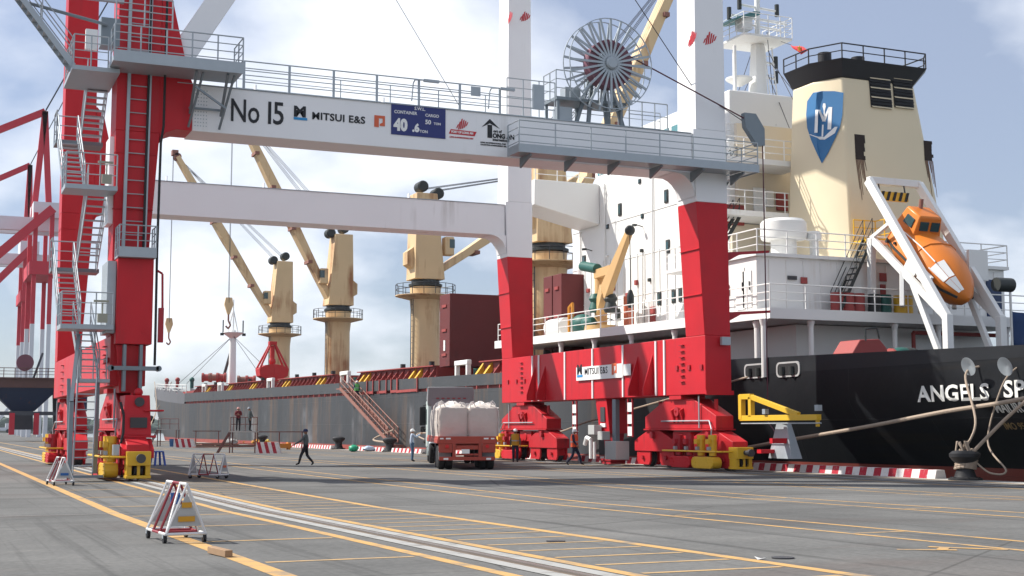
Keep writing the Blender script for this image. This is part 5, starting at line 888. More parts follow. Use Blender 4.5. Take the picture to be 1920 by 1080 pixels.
# flags
FL = paint('flag_red', (.52, .03, .035), .7, .1); p = pX(1501, 88, 43.0); fg = MB(); vs = []; fs = []
A, B, C_ = pX(1483, 84, 43.0), pX(1520, 92, 43.0), pX(1501, 103, 43.0)
n_ = 8
for i in range(n_+1):
    t_ = i/n_; u = A.lerp(B, t_); d_ = A.lerp(C_, min(1, t_*1.6)) if t_ < .62 else C_.lerp(B, (t_-.62)/.38)
    w_ = .12*math.sin(t_*9); vs += [u+Vector((0, w_, 0)), d_+Vector((0, w_*.7, 0))]
for i in range(n_): fs.append((2*i, 2*i+2, 2*i+3, 2*i+1))
fg.add(vs, fs); fgo = fg.build('flag', FL); tag(fgo, 'small red flag with a yellow star streaming beside the radar mast', 'flag')
md = fgo.modifiers.new('thick', 'SOLIDIFY'); md.thickness = .02
q = pX(1499, 91, 42.9); st_ = MB(); pts = []
for k in range(10): r_ = .2 if k % 2 == 0 else .08; a_ = math.pi/2+k*math.pi/5; pts.append((q.x+r_*math.cos(a_), q.y, q.z+r_*math.sin(a_)))
so_ = st_.prism(pts, (0, -.015, 0)).build('star', paint('flag_yellow', (.7, .5, .05), .6)); so_.parent = fgo
m = MB(); m.tube(pX(1465, 78, 43.4), A, .02, 4); m.build('halyard', DK, ma)
ens = MB(); c = pX(1912, 615, 47.5); vs = []; fs = []
for i in range(7):
    for j in range(5): vs.append((c.x-.45+.2*i+.05*math.sin(j), c.y+.15*math.sin(i*1.4+j*.5), c.z+.8-.45*j-.03*i))
for i in range(6):
    for j in range(4): fs.append((i*5+j, i*5+5+j, i*5+6+j, i*5+j+1))
ens.add(vs, fs); eo = ens.build('ensign_flag', paint('ensign_blue', (.02, .05, .14), .7, .1)); tag(eo, 'dark blue ensign hanging limp at the stern rail', 'flag'); md = eo.modifiers.new('thick', 'SOLIDIFY'); md.thickness = .02
m = MB(); m.tube((c.x-.5, c.y, 4.5), (c.x-.5, c.y, c.z+2.2), .06, 8); m.build('ensign_staff', SW, sh)
# ================================================================== LORRY AND LOAD
TR = paint('trailer_red', (.36, .055, .035), .5, .15, dirt=.35, rustcol=(.12, .05, .035), scale=2); CABM = paint('cab_pale', (.50, .58, .56), .35, .05, dirt=.1, rustcol=(.3, .3, .27)); CABG = paint('cab_grey', (.22, .22, .23), .5, .08); TYRE = paint('tyre', (.022, .022, .024), .85, .3)
tk = thing('lorry', 'flatbed lorry with pale cab and rusty red trailer, seen from behind', 'lorry', (21.25, 54.05, 0), -.31)
def tb(name, mat, x0, x1, y0, y1, z0, z1, par=None, bevel=.02): return MB().box(x0, x1, y0, y1, z0, z1).build(name, mat, par or tk, world=False, bevel=bevel)
bed = tb('trailer_bed', TR, -1.24, 1.24, 0, 12.3, 1.18, 1.40)
fr_ = MB(); fr_.box(-1.22, 1.22, -.06, -.002, 1.1, 1.4); fr_.box(-.62, -.48, -.06, .1, .52, 1.1); fr_.box(.48, .62, -.06, .1, .52, 1.1); fr_.box(-1.18, 1.18, -.12, 0, .40, .55); fr_.box(-.47, .47, -.03, .06, .85, 1.02); fr_.box(-.5, .5, .3, 12, .85, 1.1); fr_.box(-.47, .47, -.02, .05, .6, .68); fr_.build('rear_frame', TR, tk, world=False)
tb('number_plate', WHT, -.24, .1, -.07, -.045, .68, .86, bevel=.004)
LAMP = paint('tail_lamp_red', (.55, .01, .012), .25, .05)
for s in (-1, 1):
    tb('lamp_panel', TR, *sorted((s*.63, s*1.2)), -.05, -.003, .72, 1.1); m = MB(); m.tube((s*.85, -.1, .98), (s*.85, -.055, .98), .08, 14); lm = m.build('tail_lamp', LAMP, tk, world=False)
    tb('mudguard', CABG, *sorted((s*.66, s*1.2)), .3, .36, .42, .78); tb('reflector', WHT, *sorted((s*.8, s*1.0)), -.125, -.121, .42, .5, bevel=0); tb('reflector', WHT, *sorted((s*.7, s*.9)), -.064, -.061, 1.28, 1.34, bevel=0); tb('reflector', WHT, *sorted((s*1.0, s*1.15)), -.064, -.061, 1.28, 1.34, bevel=0)
    tb('side_rail', TR, *sorted((s*1.2, s*1.27)), .02, 12.2, 1.1, 1.3)
    for y in (1.0, 2.3, 3.6, 11.2, 14.9):
        for dx in ((.72, 1.05) if y < 14 else (1.0,)):
            m = MB(); m.lathe([(.28, -.14), (.46, -.14), (.5, -.09), (.5, .09), (.46, .14), (.28, .14)], (s*dx, y, .5), (1, 0, 0), 24); w_ = m.build('wheel', TYRE, tk, world=False)
            m = MB(); m.lathe([(.05, -.12), (.28, -.1), (.28, .1), (.05, .12)], (s*dx, y, .5), (1, 0, 0), 16); m.build('rim', CABG, w_, world=False)
cabo = MB(); cabo.prism([(-1.2, 13.6, .75), (-1.2, 15.9, .75), (-1.2, 15.9, 2.2), (-1.2, 15.6, 3.2), (-1.2, 13.6, 3.2)], (2.4, 0, 0)); cabo = cabo.build('cab', CABM, tk, world=False, bevel=.06)
df = MB(); df.prism([(-1.2, 13.55, 2.9), (-1.2, 15.2, 3.3), (-1.2, 14.0, 3.85), (-1.2, 13.45, 3.9)], (2.4, 0, 0)); df.build('roof_deflector', CABG, tk, world=False, bevel=.05)
tb('cab_back', CABG, -1.0, 1.0, 13.5, 13.598, 1.4, 3.25)
for k in range(6): tb('marker', paint('marker_red', (.3, .02, .03), .5), -.75+k*.28, -.6+k*.28, 13.46, 13.498, 3.28, 3.33, bevel=0)
m = MB(); m.box(-1.55, -1.22, 15.55, 15.75, 1.9, 2.9); m.box(-1.5, -1.24, 15.5, 15.8, 1.55, 1.85); m.build('wing_mirror', BLK, tk, world=False, bevel=.04); m = MB(); m.path([(-1.2, 15.4, 3.0), (-1.35, 15.6, 2.95)], .03); m.path([(-1.2, 15.4, 1.7), (-1.35, 15.6, 1.8)], .03); m.build('mirror_arm', BLK, tk, world=False)
tb('side_window', GLS, -1.215, -1.203, 14.5, 15.5, 1.95, 2.75); tb('fuel_tank', GALV, -1.15, -.6, 12.6, 13.5, .5, 1.05, bevel=.08); tb('cab_mudguard', CABM, -1.2, -.85, 13.7, 14.4, .35, .75)
BAGM = paint('bag_cloth', (.52, .47, .43), .85, .12, dirt=.15, rustcol=(.36, .31, .27), scale=2.2, bump=1.0); BAGT = paint('bag_liner', (.66, .63, .60), .6, .05, scale=6, bump=.3)
def bag(x, y, w, d, h, label):
    M_ = Matrix.Rotation(-.31, 4, 'Z'); loc = Vector((21.25, 54.05, 0))+M_ @ Vector((x, y, 1.402))
    t = thing('bulk_bag', label, 'bag', loc, -.31+random.uniform(-.03, .03), 'bulk bags on the lorry'); m = MB(); nx = 9; rings = []
    for k in range(9):
        v = k/8; bul = 1+.06*math.sin(math.pi*v); ring = []
        for (ax, ay) in [(-1+2*i/nx, -1) for i in range(nx)]+[(1, -1+2*i/nx) for i in range(nx)]+[(1-2*i/nx, 1) for i in range(nx)]+[(-1, 1-2*i/nx) for i in range(nx)]:
            r = (abs(ax)**6+abs(ay)**6)**(-1/6) if (ax or ay) else 1; ring.append((ax*r*w/2*bul+random.uniform(-.012, .012), ay*r*d/2*bul+random.uniform(-.012, .012), h*v*.9))
        rings.append(ring)
    n_ = len(rings[0]); vs = [p for r in rings for p in r]+[(p[0]*.8, p[1]*.8, h*.97+random.uniform(-.04, .05)) for p in rings[-1]]+[(p[0]*.35, p[1]*.35, h*1.02+random.uniform(-.05, .06)) for p in rings[-1]]
    fs = [tuple(range(n_-1, -1, -1))]
    for k in range(10):
        for i in range(n_): j = (i+1) % n_; fs.append((k*n_+i, k*n_+j, k*n_+n_+j, k*n_+n_+i))
    fs.append(tuple(range(10*n_, 11*n_))); m.add(vs, fs); m.build('bag_body', BAGM, t, world=False)
    for s_ in (-1, 1): q = MB(); q.path([(s_*w*.515, -d*.4, .05), (s_*w*.53, -d*.41, h*.45), (s_*w*.51, -d*.4, h*.85)], .018, 5); q.build('seam', BAGT, t, world=False)
    m = MB(); n2 = 14; vs = []; 
    for k in range(5):
        for i in range(n2): a = 2*math.pi*i/n2; rr = (.58-.11*k)*(1+random.uniform(-.3, .3)); vs.append((math.cos(a)*rr*w*.8, math.sin(a)*rr*d*.8, h*.88+.07*k+random.uniform(-.03, .08)))
    fs = [(k*n2+i, k*n2+(i+1) % n2, k*n2+n2+(i+1) % n2, k*n2+n2+i) for k in range(4) for i in range(n2)]+[tuple(range(4*n2, 5*n2))]; m.add(vs, fs); m.build('gathered_top', BAGT, t, world=False)
    for (sx, sy) in ((-1, -1), (1, -1), (-1, 1), (1, 1)):
        q = MB(); a = Vector((sx*w*.42, sy*d*.42, h*.88)); q.path([a, a+Vector((-.02*sx, 0, .2+random.uniform(0, .12))), a+Vector((-.14*sx, 0, .28+random.uniform(-.05, .1))), a+Vector((-.24*sx, 0, .02))], .022, 5); q.build('lifting_loop', BAGT, t, world=False)
    return t
for i, y in enumerate((1.35, 2.75, 4.15, 5.55, 6.95)):
    for j, x in enumerate((-.58, .74)): bag(x, y, 1.3, 1.3, 1.3+random.uniform(-.06, .06), ['rearmost cream bulk bag behind the landward lorry tail lamp', 'rearmost cream bulk bag behind the seaward lorry tail lamp'][j] if i == 0 else 'cream bulk bag in the '+('', 'second', 'third', 'fourth', 'foremost')[i]+' row of the lorry load on the '+('landward', 'seaward')[j]+' side')
# ================================================================== PEOPLE
SKIN = paint('skin', (.30, .16, .10), .6, .05); HAIR = paint('hair', (.015, .012, .01), .6)
def cloth(n, c): return paint(n, c, .85, .12, scale=6)
def person(label, loc, face, J, shirt, trousers, shoes, hat=None, vest=None, sleeve=True, hs=1.0):
    """J: overrides of joint positions (metres, x right / y forward / z up, 1.70 m tall)"""
    P = dict(pel=(0, 0, .93), spi=(0, 0, 1.12), che=(0, .0, 1.33), nec=(0, .0, 1.46), hd=(0, .02, 1.56), top=(0, .015, 1.655), lh=(-.09, 0, .88), rh=(.09, 0, .88), lk=(-.1, .03, .49), rk=(.1, .03, .49), la=(-.1, 0, .08), ra=(.1, 0, .08), lt=(-.11, .15, .035), rt=(.11, .15, .035), ls=(-.17, 0, 1.40), rs=(.17, 0, 1.40), le=(-.23, .0, 1.13), re=(.23, .0, 1.13), lw=(-.25, .06, .90), rw=(.25, .06, .90)); P.update(J)
    R = dict(pel=.155, spi=.15, che=.17, nec=.06, hd=.095, top=.065, lh=.105, rh=.105, lk=.075, rk=.075, la=.055, ra=.055, lt=.035, rt=.035, ls=.08, rs=.08, le=.06, re=.06, lw=.036, rw=.036)
    E = [('pel', 'spi', 0), ('spi', 'che', 0), ('che', 'nec', 0), ('nec', 'hd', 2), ('hd', 'top', 2), ('pel', 'lh', 1), ('pel', 'rh', 1), ('lh', 'lk', 1), ('rh', 'rk', 1), ('lk', 'la', 1), ('rk', 'ra', 1), ('la', 'lt', 3), ('ra', 'rt', 3), ('che', 'ls', 0), ('che', 'rs', 0), ('ls', 'le', 0), ('rs', 're', 0), ('le', 'lw', 0 if sleeve else 2), ('re', 'rw', 0 if sleeve else 2)]
    for s in 'lr':
        w = Vector(P[s+'w']); e = Vector(P[s+'e']); d = (w-e).normalized(); sd = d.cross(Vector((0, 1, 0))); sd = sd.normalized() if sd.length > .1 else Vector((1, 0, 0)); nn = d.cross(sd).normalized()
        P[s+'p'] = tuple(w+d*.07); R[s+'p'] = .034; E.append((s+'w', s+'p', 2))
        for k, ln in enumerate((.062, .075, .07, .05)):
            b0 = w+d*.085+nn*(k-1.5)*.021; P[f'{s}f{k}'] = tuple(b0+d*ln*.55+sd*.012); P[f'{s}g{k}'] = tuple(b0+d*ln+sd*.034); R[f'{s}f{k}'] = .0095; R[f'{s}g{k}'] = .008; E += [(s+'p', f'{s}f{k}', 2), (f'{s}f{k}', f'{s}g{k}', 2)]
        P[s+'th'] = tuple(w+d*.06-nn*.05+sd*.02); P[s+'ti'] = tuple(w+d*.095-nn*.062+sd*.035); R[s+'th'] = .011; R[s+'ti'] = .009; E += [(s+'p', s+'th', 2), (s+'th', s+'ti', 2)]
    keys = list(P); me = bpy.data.meshes.new('body'); me.from_pydata([P[k] for k in keys], [(keys.index(a), keys.index(b)) for a, b, _ in E], [])
    o = bpy.data.objects.new('body', me); COL.objects.link(o); sk = o.modifiers.new('s', 'SKIN'); sv = me.skin_vertices[0].data
    for i, k in enumerate(keys): r = R[k]; sv[i].radius = (r*1.15, r*.85) if k in ('spi', 'che', 'pel') else (r, r); sv[i].use_root = (k == 'pel')
    ss_ = o.modifiers.new('u', 'SUBSURF'); ss_.levels = 1; ss_.render_levels = 1
    bm_ = bpy.data.meshes.new_from_object(o.evaluated_get(bpy.context.evaluated_depsgraph_get())); bpy.data.objects.remove(o)
    for mt in (shirt, trousers, SKIN, shoes): bm_.materials.append(mt)
    segs = [(Vector(P[a]), Vector(P[b]), t) for a, b, t in E]
    for p in bm_.polygons:
        c = p.center; best = 9
        for a, b, t in segs:
            ab = b-a; k = max(0, min(1, (c-a).dot(ab)/max(1e-6, ab.length_squared))); dd = (a+ab*k-c).length
            if dd < best: best = dd; p.material_index = t
        p.use_smooth = True
    t_ = thing('person', label, 'person', loc, math.atan2(-face[0], face[1])); t_.scale = (hs, hs, hs)
    b = bpy.data.objects.new('body', bm_); COL.objects.link(b); b.parent = t_
    h = Vector(P['hd']); m = MB(); m.ball(h+Vector((0, .095, -.005)), .018, (.8, 1, 1.3), 6, 4); m.build('nose', SKIN, b, world=False)
    for s in (-1, 1): MB().ball(h+Vector((s*.035, .083, .025)), .011, n=6, m=4).build('eye', HAIR, b, world=False); MB().ball(h+Vector((s*.09, 0, 0)), .024, (.5, .8, 1.2), 6, 4).build('ear', SKIN, b, world=False)
    m = MB(); m.ball(h+Vector((0, .078, -.045)), .02, (1.3, .5, .4), 6, 4); m.build('mouth', SKIN, b, world=False)
    if hat is not None:
        m = MB(); m.lathe([(.135, .03), (.118, .045), (.112, .09), (.085, .14), (.03, .165)], h+Vector((0, -.005, 0)), (0, 0, 1), 16); m.prism([h+Vector((-.09, .08, .035)), h+Vector((.09, .08, .035)), h+Vector((.06, .175, .03)), h+Vector((-.06, .175, .03))], (0, 0, .015)); m.build('helmet', hat, t_, world=False)
    else: m = MB(); m.ball(h+Vector((0, -.015, .04)), .1, (1, 1.05, .95), 10, 6); m.build('hair', HAIR, t_, world=False)
    if vest is not None:
        m = MB(); c = Vector(P['che']); pl_ = Vector(P['pel']); vs = []; n2 = 14
        for (k, rx, ry, zz_) in ((-.1, .215, .175, -.02), (.5, .21, .17, 0), (1.0, .225, .18, .0), (1.3, .19, .13, .02)):
            q = pl_.lerp(c, k)
            for i in range(n2): a = 2*math.pi*i/n2; vs.append((q.x+rx*math.cos(a), q.y+ry*math.sin(a), q.z+zz_))
        m.add(vs, [(k*n2+i, k*n2+(i+1) % n2, k*n2+n2+(i+1) % n2, k*n2+n2+i) for k in range(3) for i in range(n2)]); vo = m.build('vest', vest, t_, world=False)
        m = MB(); q = pl_.lerp(c, .45); n3 = 14; vs = []
        for zz_ in (-.025, .025):
            for i in range(n3): a = 2*math.pi*i/n3; vs.append((q.x+.217*math.cos(a), q.y+.177*math.sin(a), q.z+zz_))
        m.add(vs, [(i, (i+1) % n3, n3+(i+1) % n3, n3+i) for i in range(n3)]); m.build('reflective_band', GALV, vo, world=False)
    return t_
JKT = cloth('grey_jacket', (.09, .11, .11)); BLKC = cloth('black_cloth', (.02, .02, .024)); LBL = cloth('pale_blue_shirt', (.34, .40, .50)); JEAN = cloth('jeans', (.06, .11, .18)); NAVC = cloth('navy_cloth', (.02, .024, .05)); DRED = cloth('dark_red_shirt', (.14, .02, .025)); ORV = cloth('orange_vest', (.72, .10, .04)); AMB = cloth('amber_vest', (.55, .28, .03)); GRV = cloth('green_vest', (.12, .42, .12)); HWH = paint('helmet_white', (.7, .7, .7), .35); CAPB = cloth('navy_cap', (.02, .03, .08)); SHO = paint('shoe_black', (.015, .015, .015), .6)
Lc = Vector((-.918, .396)); Rc = -Lc; Fc = Vector((.396, .918))
walk = dict(lh=(-.09, 0, .87), rh=(.09, 0, .87), lk=(-.1, .2, .49), rk=(.1, -.06, .47), la=(-.1, .3, .10), ra=(.1, -.36, .13), lt=(-.1, .45, .06), rt=(.1, -.25, .035))
person('person in dark cap and grey jacket striding across the quay with one arm out', (16.64, 63.0, 0), Lc, {**walk, 'le': (-.26, .18, 1.17), 'lw': (-.3, .44, 1.02), 're': (.22, -.06, 1.12), 'rw': (.2, .04, .88)}, JKT, BLKC, SHO, CAPB)
person('person in white helmet, pale shirt and jeans reaching up to the lorry cab door', (23.85, 68.6, 0), Rc+Fc*.2, {'le': (-.22, .2, 1.28), 'lw': (-.18, .42, 1.42), 're': (.22, .2, 1.28), 'rw': (.16, .42, 1.45)}, LBL, JEAN, SHO, HWH)
person('person in white helmet and orange vest walking beside the crane bogies', (28.3, 58.2, 0), Rc-Fc*.35, {**walk, 'le': (-.25, -.08, 1.14), 'lw': (-.26, .05, .92), 're': (.25, .05, 1.14), 'rw': (.28, .2, .95)}, NAVC, NAVC, SHO, HWH, ORV)
person('person in white helmet and amber vest standing behind the yellow guard rail', (28.35, 65.3, 0), -Fc, {}, cloth('olive_shirt', (.12, .11, .07)), NAVC, SHO, HWH, AMB)
# ---- steel work stands with people on top
STL = paint('stand_steel', (.14, .06, .055), .6, .25, rust=.3)
def workstand(label, loc, rz, h, w=1.9, d=1.5):
    t = thing('work_stand', label, 'work stand', loc, rz, 'steel work stands on the quay'); m = MB(); m.box(-w/2, w/2, -d/2, d/2, h-.08, h); m.build('deck', paint('stand_deck', (.34, .32, .30), .7, .2), t, world=False)
    for (sx, sy) in ((-1, -1), (1, -1), (-1, 1), (1, 1)): MB().beam((sx*w*.47, sy*d*.46, 0), (sx*w*.47, sy*d*.46, h-.081), .08, .08).build('leg', STL, t, world=False)
    m = MB(); m.beam((-w*.47, -d*.46, .5), (w*.47, -d*.46, .5), .05, .05); m.beam((-w*.47, -d*.46, .5), (-w*.47, d*.46, .5), .05, .05); m.build('cross_bar', STL, t, world=False)
    m = MB()
    for hh in (.5, 1.0): m.path([(w*.45, d*.45, h+hh), (-w*.45, d*.45, h+hh), (-w*.45, -d*.45, h+hh)], .03, 6)
    for p in ((-w*.45, -d*.45), (-w*.45, d*.45), (0, d*.45), (w*.45, d*.45)): m.tube((p[0], p[1], h), (p[0], p[1], h+1.0), .03, 6)
    m.build('handrail', STL, t, world=False)
    m = MB()
    for s in (-1, 1): m.beam((-w*.5-.9, s*.35, 0), (-w*.5, s*.35, h), .05, .1)
    st_ = m.build('ladder_stringer', STL, t, world=False)
    for k in range(5): x = -w*.5-.9+.9*(k+.5)/5; MB().box(x-.09, x+.09, -.35, .35, h*(k+.5)/5-.02, h*(k+.5)/5).build('step', STL, st_, world=False)
    return t
workstand('steel work stand with two people standing on it beside the hull', (21.4, 98.3, 0), -.35, 1.55)
m = MB(); 
for x in (.9, 2.6): m.beam((23.1+x*.9, 98.3-x*.35, 0), (23.1+x*.9, 98.3-x*.35, 1.5), .08, .08)
m.beam((22.4, 98.0, 1.5), (25.5, 97.3, 1.5), .07, .07); tag(m.build('steel_trestle', STL), 'low rusty trestle rail joined to the occupied work stand', 'trestle')
workstand('empty steel work stand near the ship bow with a blue bin under it', (22.3, 136.5, 0), -.35, 1.7)
m = MB()
for x in (0, 2.2): m.beam((24.6+x, 134.5, 0), (24.6+x, 134.5, 1.5), .09, .09)
m.beam((24.3, 134.5, 1.5), (27.0, 134.5, 1.5), .08, .08); tag(m.build('steel_trestle', STL), 'low rusty trestle rail beside the empty work stand', 'trestle')
m = MB(); m.lathe([(.3, 0), (.36, .75)], (22.6, 135.5, 0), (0, 0, 1), 14); tag(m.build('bin', paint('bin_blue', (.03, .09, .22), .5)), 'blue bin under the empty work stand', 'bin')
person('person in dark red shirt with folded arms on the work stand', (20.95, 98.2, 1.55), -Fc+Rc*.3, {'le': (-.24, .06, 1.15), 'lw': (-.02, .18, 1.2), 're': (.24, .06, 1.15), 'rw': (.02, .2, 1.16)}, DRED, BLKC, SHO, paint('helmet_pink', (.5, .25, .22), .5))
person('slim person in dark clothes and grey helmet leaning back on the work stand', (21.75, 98.0, 1.55), -Lc, {'che': (0, -.03, 1.33), 'hd': (0, -.07, 1.57), 'top': (0, -.1, 1.66), 'le': (-.2, .12, 1.12), 'lw': (-.1, .22, 1.0)}, JKT, BLKC, SHO, paint('helmet_grey', (.25, .27, .3), .5))
# ---- striped concrete barriers
def barrier_block(label, loc, rz, L_):
    t = thing('concrete_barrier', label, 'barrier', loc, rz, 'striped concrete barriers'); n_ = 7; h = .78
    for k in range(n_):
        a, b = -L_/2+L_*k/n_, -L_/2+L_*(k+1)/n_; sl = .22; cl = lambda x: max(-L_/2, min(L_/2, x))
        MB().hexa([(a, -.28, 0), (b, -.28, 0), (b, .28, 0), (a, .28, 0), (cl(a-sl), -.2, h), (cl(b-sl), -.2, h), (cl(b-sl), .2, h), (cl(a-sl), .2, h)]).build('red_stripe' if k % 2 else 'white_stripe', KR if k % 2 else KW, t, world=False, smooth=False)
barrier_block('striped concrete barrier at the foot of the occupied work stand', (22.7, 96.0, 0), -.40, 1.75); barrier_block('striped concrete barrier below the empty work stand', (22.7, 129.5, 0), -.45, 2.0)
# ---- wheeled A-frame barriers
AW = paint('tube_white', (.66, .66, .66), .45, .05); AR = paint('tube_red', (.24, .025, .035), .45, .1); PLT = paint('mesh_panel', (.40, .41, .41), .6, .1)
def aframe(label, loc, rz, tone, sc=1.0, panels=((.62, ORG),)):
    z0 = gz(loc[1]); t = thing('wheeled_barrier', label, 'barrier', (loc[0], loc[1], z0), rz, 'wheeled A-frame barriers'); t.scale = (sc,)*3; Lh, w, h, zb = .60, .27, .80, .13
    def fr(x, mt, dx=0): m = MB(); m.path([(x, -w, zb), (x+dx, 0, h), (x, w, zb), (x, -w, zb)], .02, 6); m.build('end_frame' if mt is AW else 'middle_frame', mt, t, world=False)
    fr(-Lh, AW, .0); fr(Lh, AW, 0); fr(-.2, AR, .0); fr(.2, AR, 0)
    for (a, b, mt) in ((-Lh, -.2, AW), (-.2, .2, AR), (.2, Lh, AW)):
        for (yy, zz_) in ((0, h), (-w, zb), (w, zb)): MB().tube((a, yy, zz_), (b, yy, zz_), .02, 6).build('rail', mt, t, world=False)
    for (p_, q_) in (((-Lh, -w, zb), (-.2, 0, h)), ((.2, 0, h), (Lh, -w, zb)), ((-Lh, 0, h), (-.2, w, zb)), ((Lh, 0, h), (.2, w, zb))): MB().tube(p_, q_, .016, 6).build('brace', AW, t, world=False)
    for x in (-Lh, Lh):
        m = MB(); m.prism([(x-.004, -w*.8, zb+.1), (x-.004, 0, h-.12), (x-.004, w*.8, zb+.1)], (.008, 0, 0)); m.build('mesh_panel', PLT, t, world=False)
    for k, (f, mt) in enumerate(panels): hw = w*(1-f)*.6; MB().box(Lh+.012, Lh+.024, -hw, hw, zb+(h-zb)*f-.036, zb+(h-zb)*f+.036).build('reflector', mt, t, world=False)
    for (x, y) in ((-Lh+.08, -w), (Lh-.08, -w), (-Lh+.08, w), (Lh-.08, w)):
        m = MB(); m.lathe([(.02, -.022), (.06, -.022), (.06, .022), (.02, .022)], (x, y, .061), (0, 1, 0), 14); wh = m.build('castor', BLK, t, world=False); m = MB(); m.box(x-.03, x+.03, y-.03, y+.03, .07, zb-.015); m.build('castor_fork', GALV, wh, world=False)
    return t
OCH = paint('reflector_ochre', (.55, .28, .02), .4, .1); BLR = paint('reflector_blue', (.03, .12, .35), .4, .1)
b1 = aframe('red and white wheeled barrier with two ochre reflectors beside a timber block', (3.55, 20.85), -math.pi/2+.06, 0, 1.06, ((.3, OCH), (.58, OCH)))
MB().box(-.02, .0, -.08, .05, .5, .66).build('reflector', BLR, b1, world=False)
aframe('white wheeled barrier with a blue reflector beside the crane stair foot', (4.02, 44.4), -math.pi/2+.1, 0, 1.05, ((.3, BLR),))
aframe('wheeled barrier with an orange reflector beyond the rail, by the crane shadow', (9.3, 48.3), -.75, 0, 1.05, ((.4, ORG),))
aframe('wheeled barrier beyond the crane stair on the landward side', (.78, 66), -math.pi/2+.3, 0, 1.05, ((.4, OCH),))
WOOD = paint('timber', (.30, .19, .11), .8, .25, dirt=.3, rustcol=(.1, .06, .04), scale=5)
m = MB(); m.beam((0, -.36, .045), (0, .36, .045), .1, .09); tb_ = m.build('timber_block', WOOD, None, bevel=.008); tb_.location = (*pZ(412, 1042, .1).xy, gz(pZ(412, 1042, .1).y)+.006); tb_.rotation_euler = (0, 0, .12); tag(tb_, 'short timber block lying on the yellow line beside the red and white barrier', 'timber')
for k, (px, py) in enumerate(((1468, 1049), (1042, 1013))):
    p = pZ(px, py, .12); z_ = gz(p.y); m = MB(); m.lathe([(.14, 0), (.14, .012), (.02, .014)], (p.x, p.y, z_+.006), (0, 0, 1), 18); dc = tag(m.build('drain_cover', DK), ['round iron drain cover near the painted number', 'round iron drain cover on the hatched strip by the land rail'][k], 'drain cover')
p = pZ(1425, 1050, .13); m = MB(); m.add([(p.x-.06, p.y-.05, gz(p.y)+.012), (p.x+.06, p.y-.04, gz(p.y)+.03), (p.x+.05, p.y+.05, gz(p.y)+.012), (p.x-.05, p.y+.04, gz(p.y)+.04)], [(0, 1, 2, 3)]); sc_ = m.build('paper_scrap', WHT, smooth=False); tag(sc_, 'crumpled scrap of pale paper lying on the open asphalt', 'litter'); md = sc_.modifiers.new('t', 'SOLIDIFY'); md.thickness = .004
# ---- stools and bucket by the near land leg
STB = paint('stool_blue', (.03, .08, .36), .4, .08)
st0 = thing('plastic_stool', 'blue plastic stool beside the crane leg', 'stool', (10.35, 66.2, 0), .3, 'blue plastic stools')
MB().box(-.22, .22, -.22, .22, .62, .68).build('seat', STB, st0, world=False, bevel=.03)
for (sx, sy) in ((-1, -1), (1, -1), (-1, 1), (1, 1)): MB().beam((sx*.26, sy*.26, 0), (sx*.18, sy*.18, .619), .09, .05).build('leg', STB, st0, world=False)
dup(st0, (8.25, 62.5, 0), .1)
m = MB(); m.lathe([(.2, 0), (.27, .5), (.25, .5), (.19, .03)], (9.35, 66.4, 0), (0, 0, 1), 18); tag(m.build('bucket', paint('bucket_crimson', (.26, .03, .06), .45)), 'crimson bucket beside the blue stools', 'bucket')
m = MB(); vs = []; fs = []
for k in range(6):
    for i in range(12): a = 2*math.pi*i/12; r = (.45, .5, .45, .36, .22, .05)[k]*(1+random.uniform(-.12, .12)); vs.append((9.0+r*math.cos(a), 66.9+r*math.sin(a), (0.0, .2, .45, .65, .8, .88)[k]))
for k in range(5):
    for i in range(12): fs.append((k*12+i, k*12+(i+1) % 12, k*12+12+(i+1) % 12, k*12+12+i))
m.add(vs, fs+[tuple(range(60, 72))]); tag(m.build('rubbish_sack', BLK), 'black rubbish sack slumped behind the crimson bucket', 'sack')
# ---- bollards and mooring ropes
ROPE = paint('rope_tan', (.34, .27, .21), .9, .2, scale=9, bump=.4); BOL = paint('bollard_iron', (.02, .02, .022), .55, .3, dirt=.2, rustcol=(.06, .05, .045), scale=4)
def bollard(label, x, y, s=1.0):
    t = thing('bollard', label, 'bollard', (x, y, .004), 0, 'iron mooring bollards on the quay edge'); t.scale = (s,)*3
    m = MB(); m.lathe([(.52, 0), (.52, .06), (.34, .1), (.27, .3), (.27, .5), (.38, .62), (.47, .72), (.47, .82), (.36, .9), (.1, .94)], (0, 0, 0), (0, 0, 1), 22); m.build('bollard_body', BOL, t, world=False)
    for k in range(6): a = k*math.pi/3; MB().tube((.44*math.cos(a), .44*math.sin(a), .06), (.44*math.cos(a), .44*math.sin(a), .1), .035, 6).build('bolt', BOL, t, world=False)
    return t
bollard('iron bollard wound with tan mooring ropes beside the black stern', 32.35, 36.5, 1.08)
for k, y in enumerate((89.3, 98.3, 112.0, 140)): bollard(['iron bollard with a mooring rope at the gangway foot', 'iron bollard beside the green bag', 'iron bollard past the gangway, behind the walking man', 'iron bollard near the empty work stand'][k], 32.4, y, 1.15)
def rope(label, pts, r=.05, grp='mooring ropes'):
    # smooth the polyline (Catmull-Rom) and tube it
    P = [Vector(p) for p in pts]; Q = []
    for i in range(len(P)-1):
        a, b, c, d = P[max(0, i-1)], P[i], P[i+1], P[min(len(P)-1, i+2)]
        for k in range(8): t = k/8; Q.append(.5*((2*b)+(c-a)*t+(2*a-5*b+4*c-d)*t*t+(3*b-a-3*c+d)*t**3))
    Q.append(P[-1]); m = MB(); m.path(Q, r, 8); return tag(m.build('mooring_rope', ROPE), label, 'rope', grp)
BX, BY = 32.35, 36.5
rope('thick mooring rope stretched past the cable funnel along the stern', [(32.5, 53.0, .55), pX(1445, 831, 33.3), pX(1620, 801, 33.5), pX(1770, 772, 33.5), pX(1920, 747, 33.5), (33.6, 30, 3.6)], .075)
f1 = pX(1824, 686, XH-.3); f2 = pX(1893, 686, XH-.3)
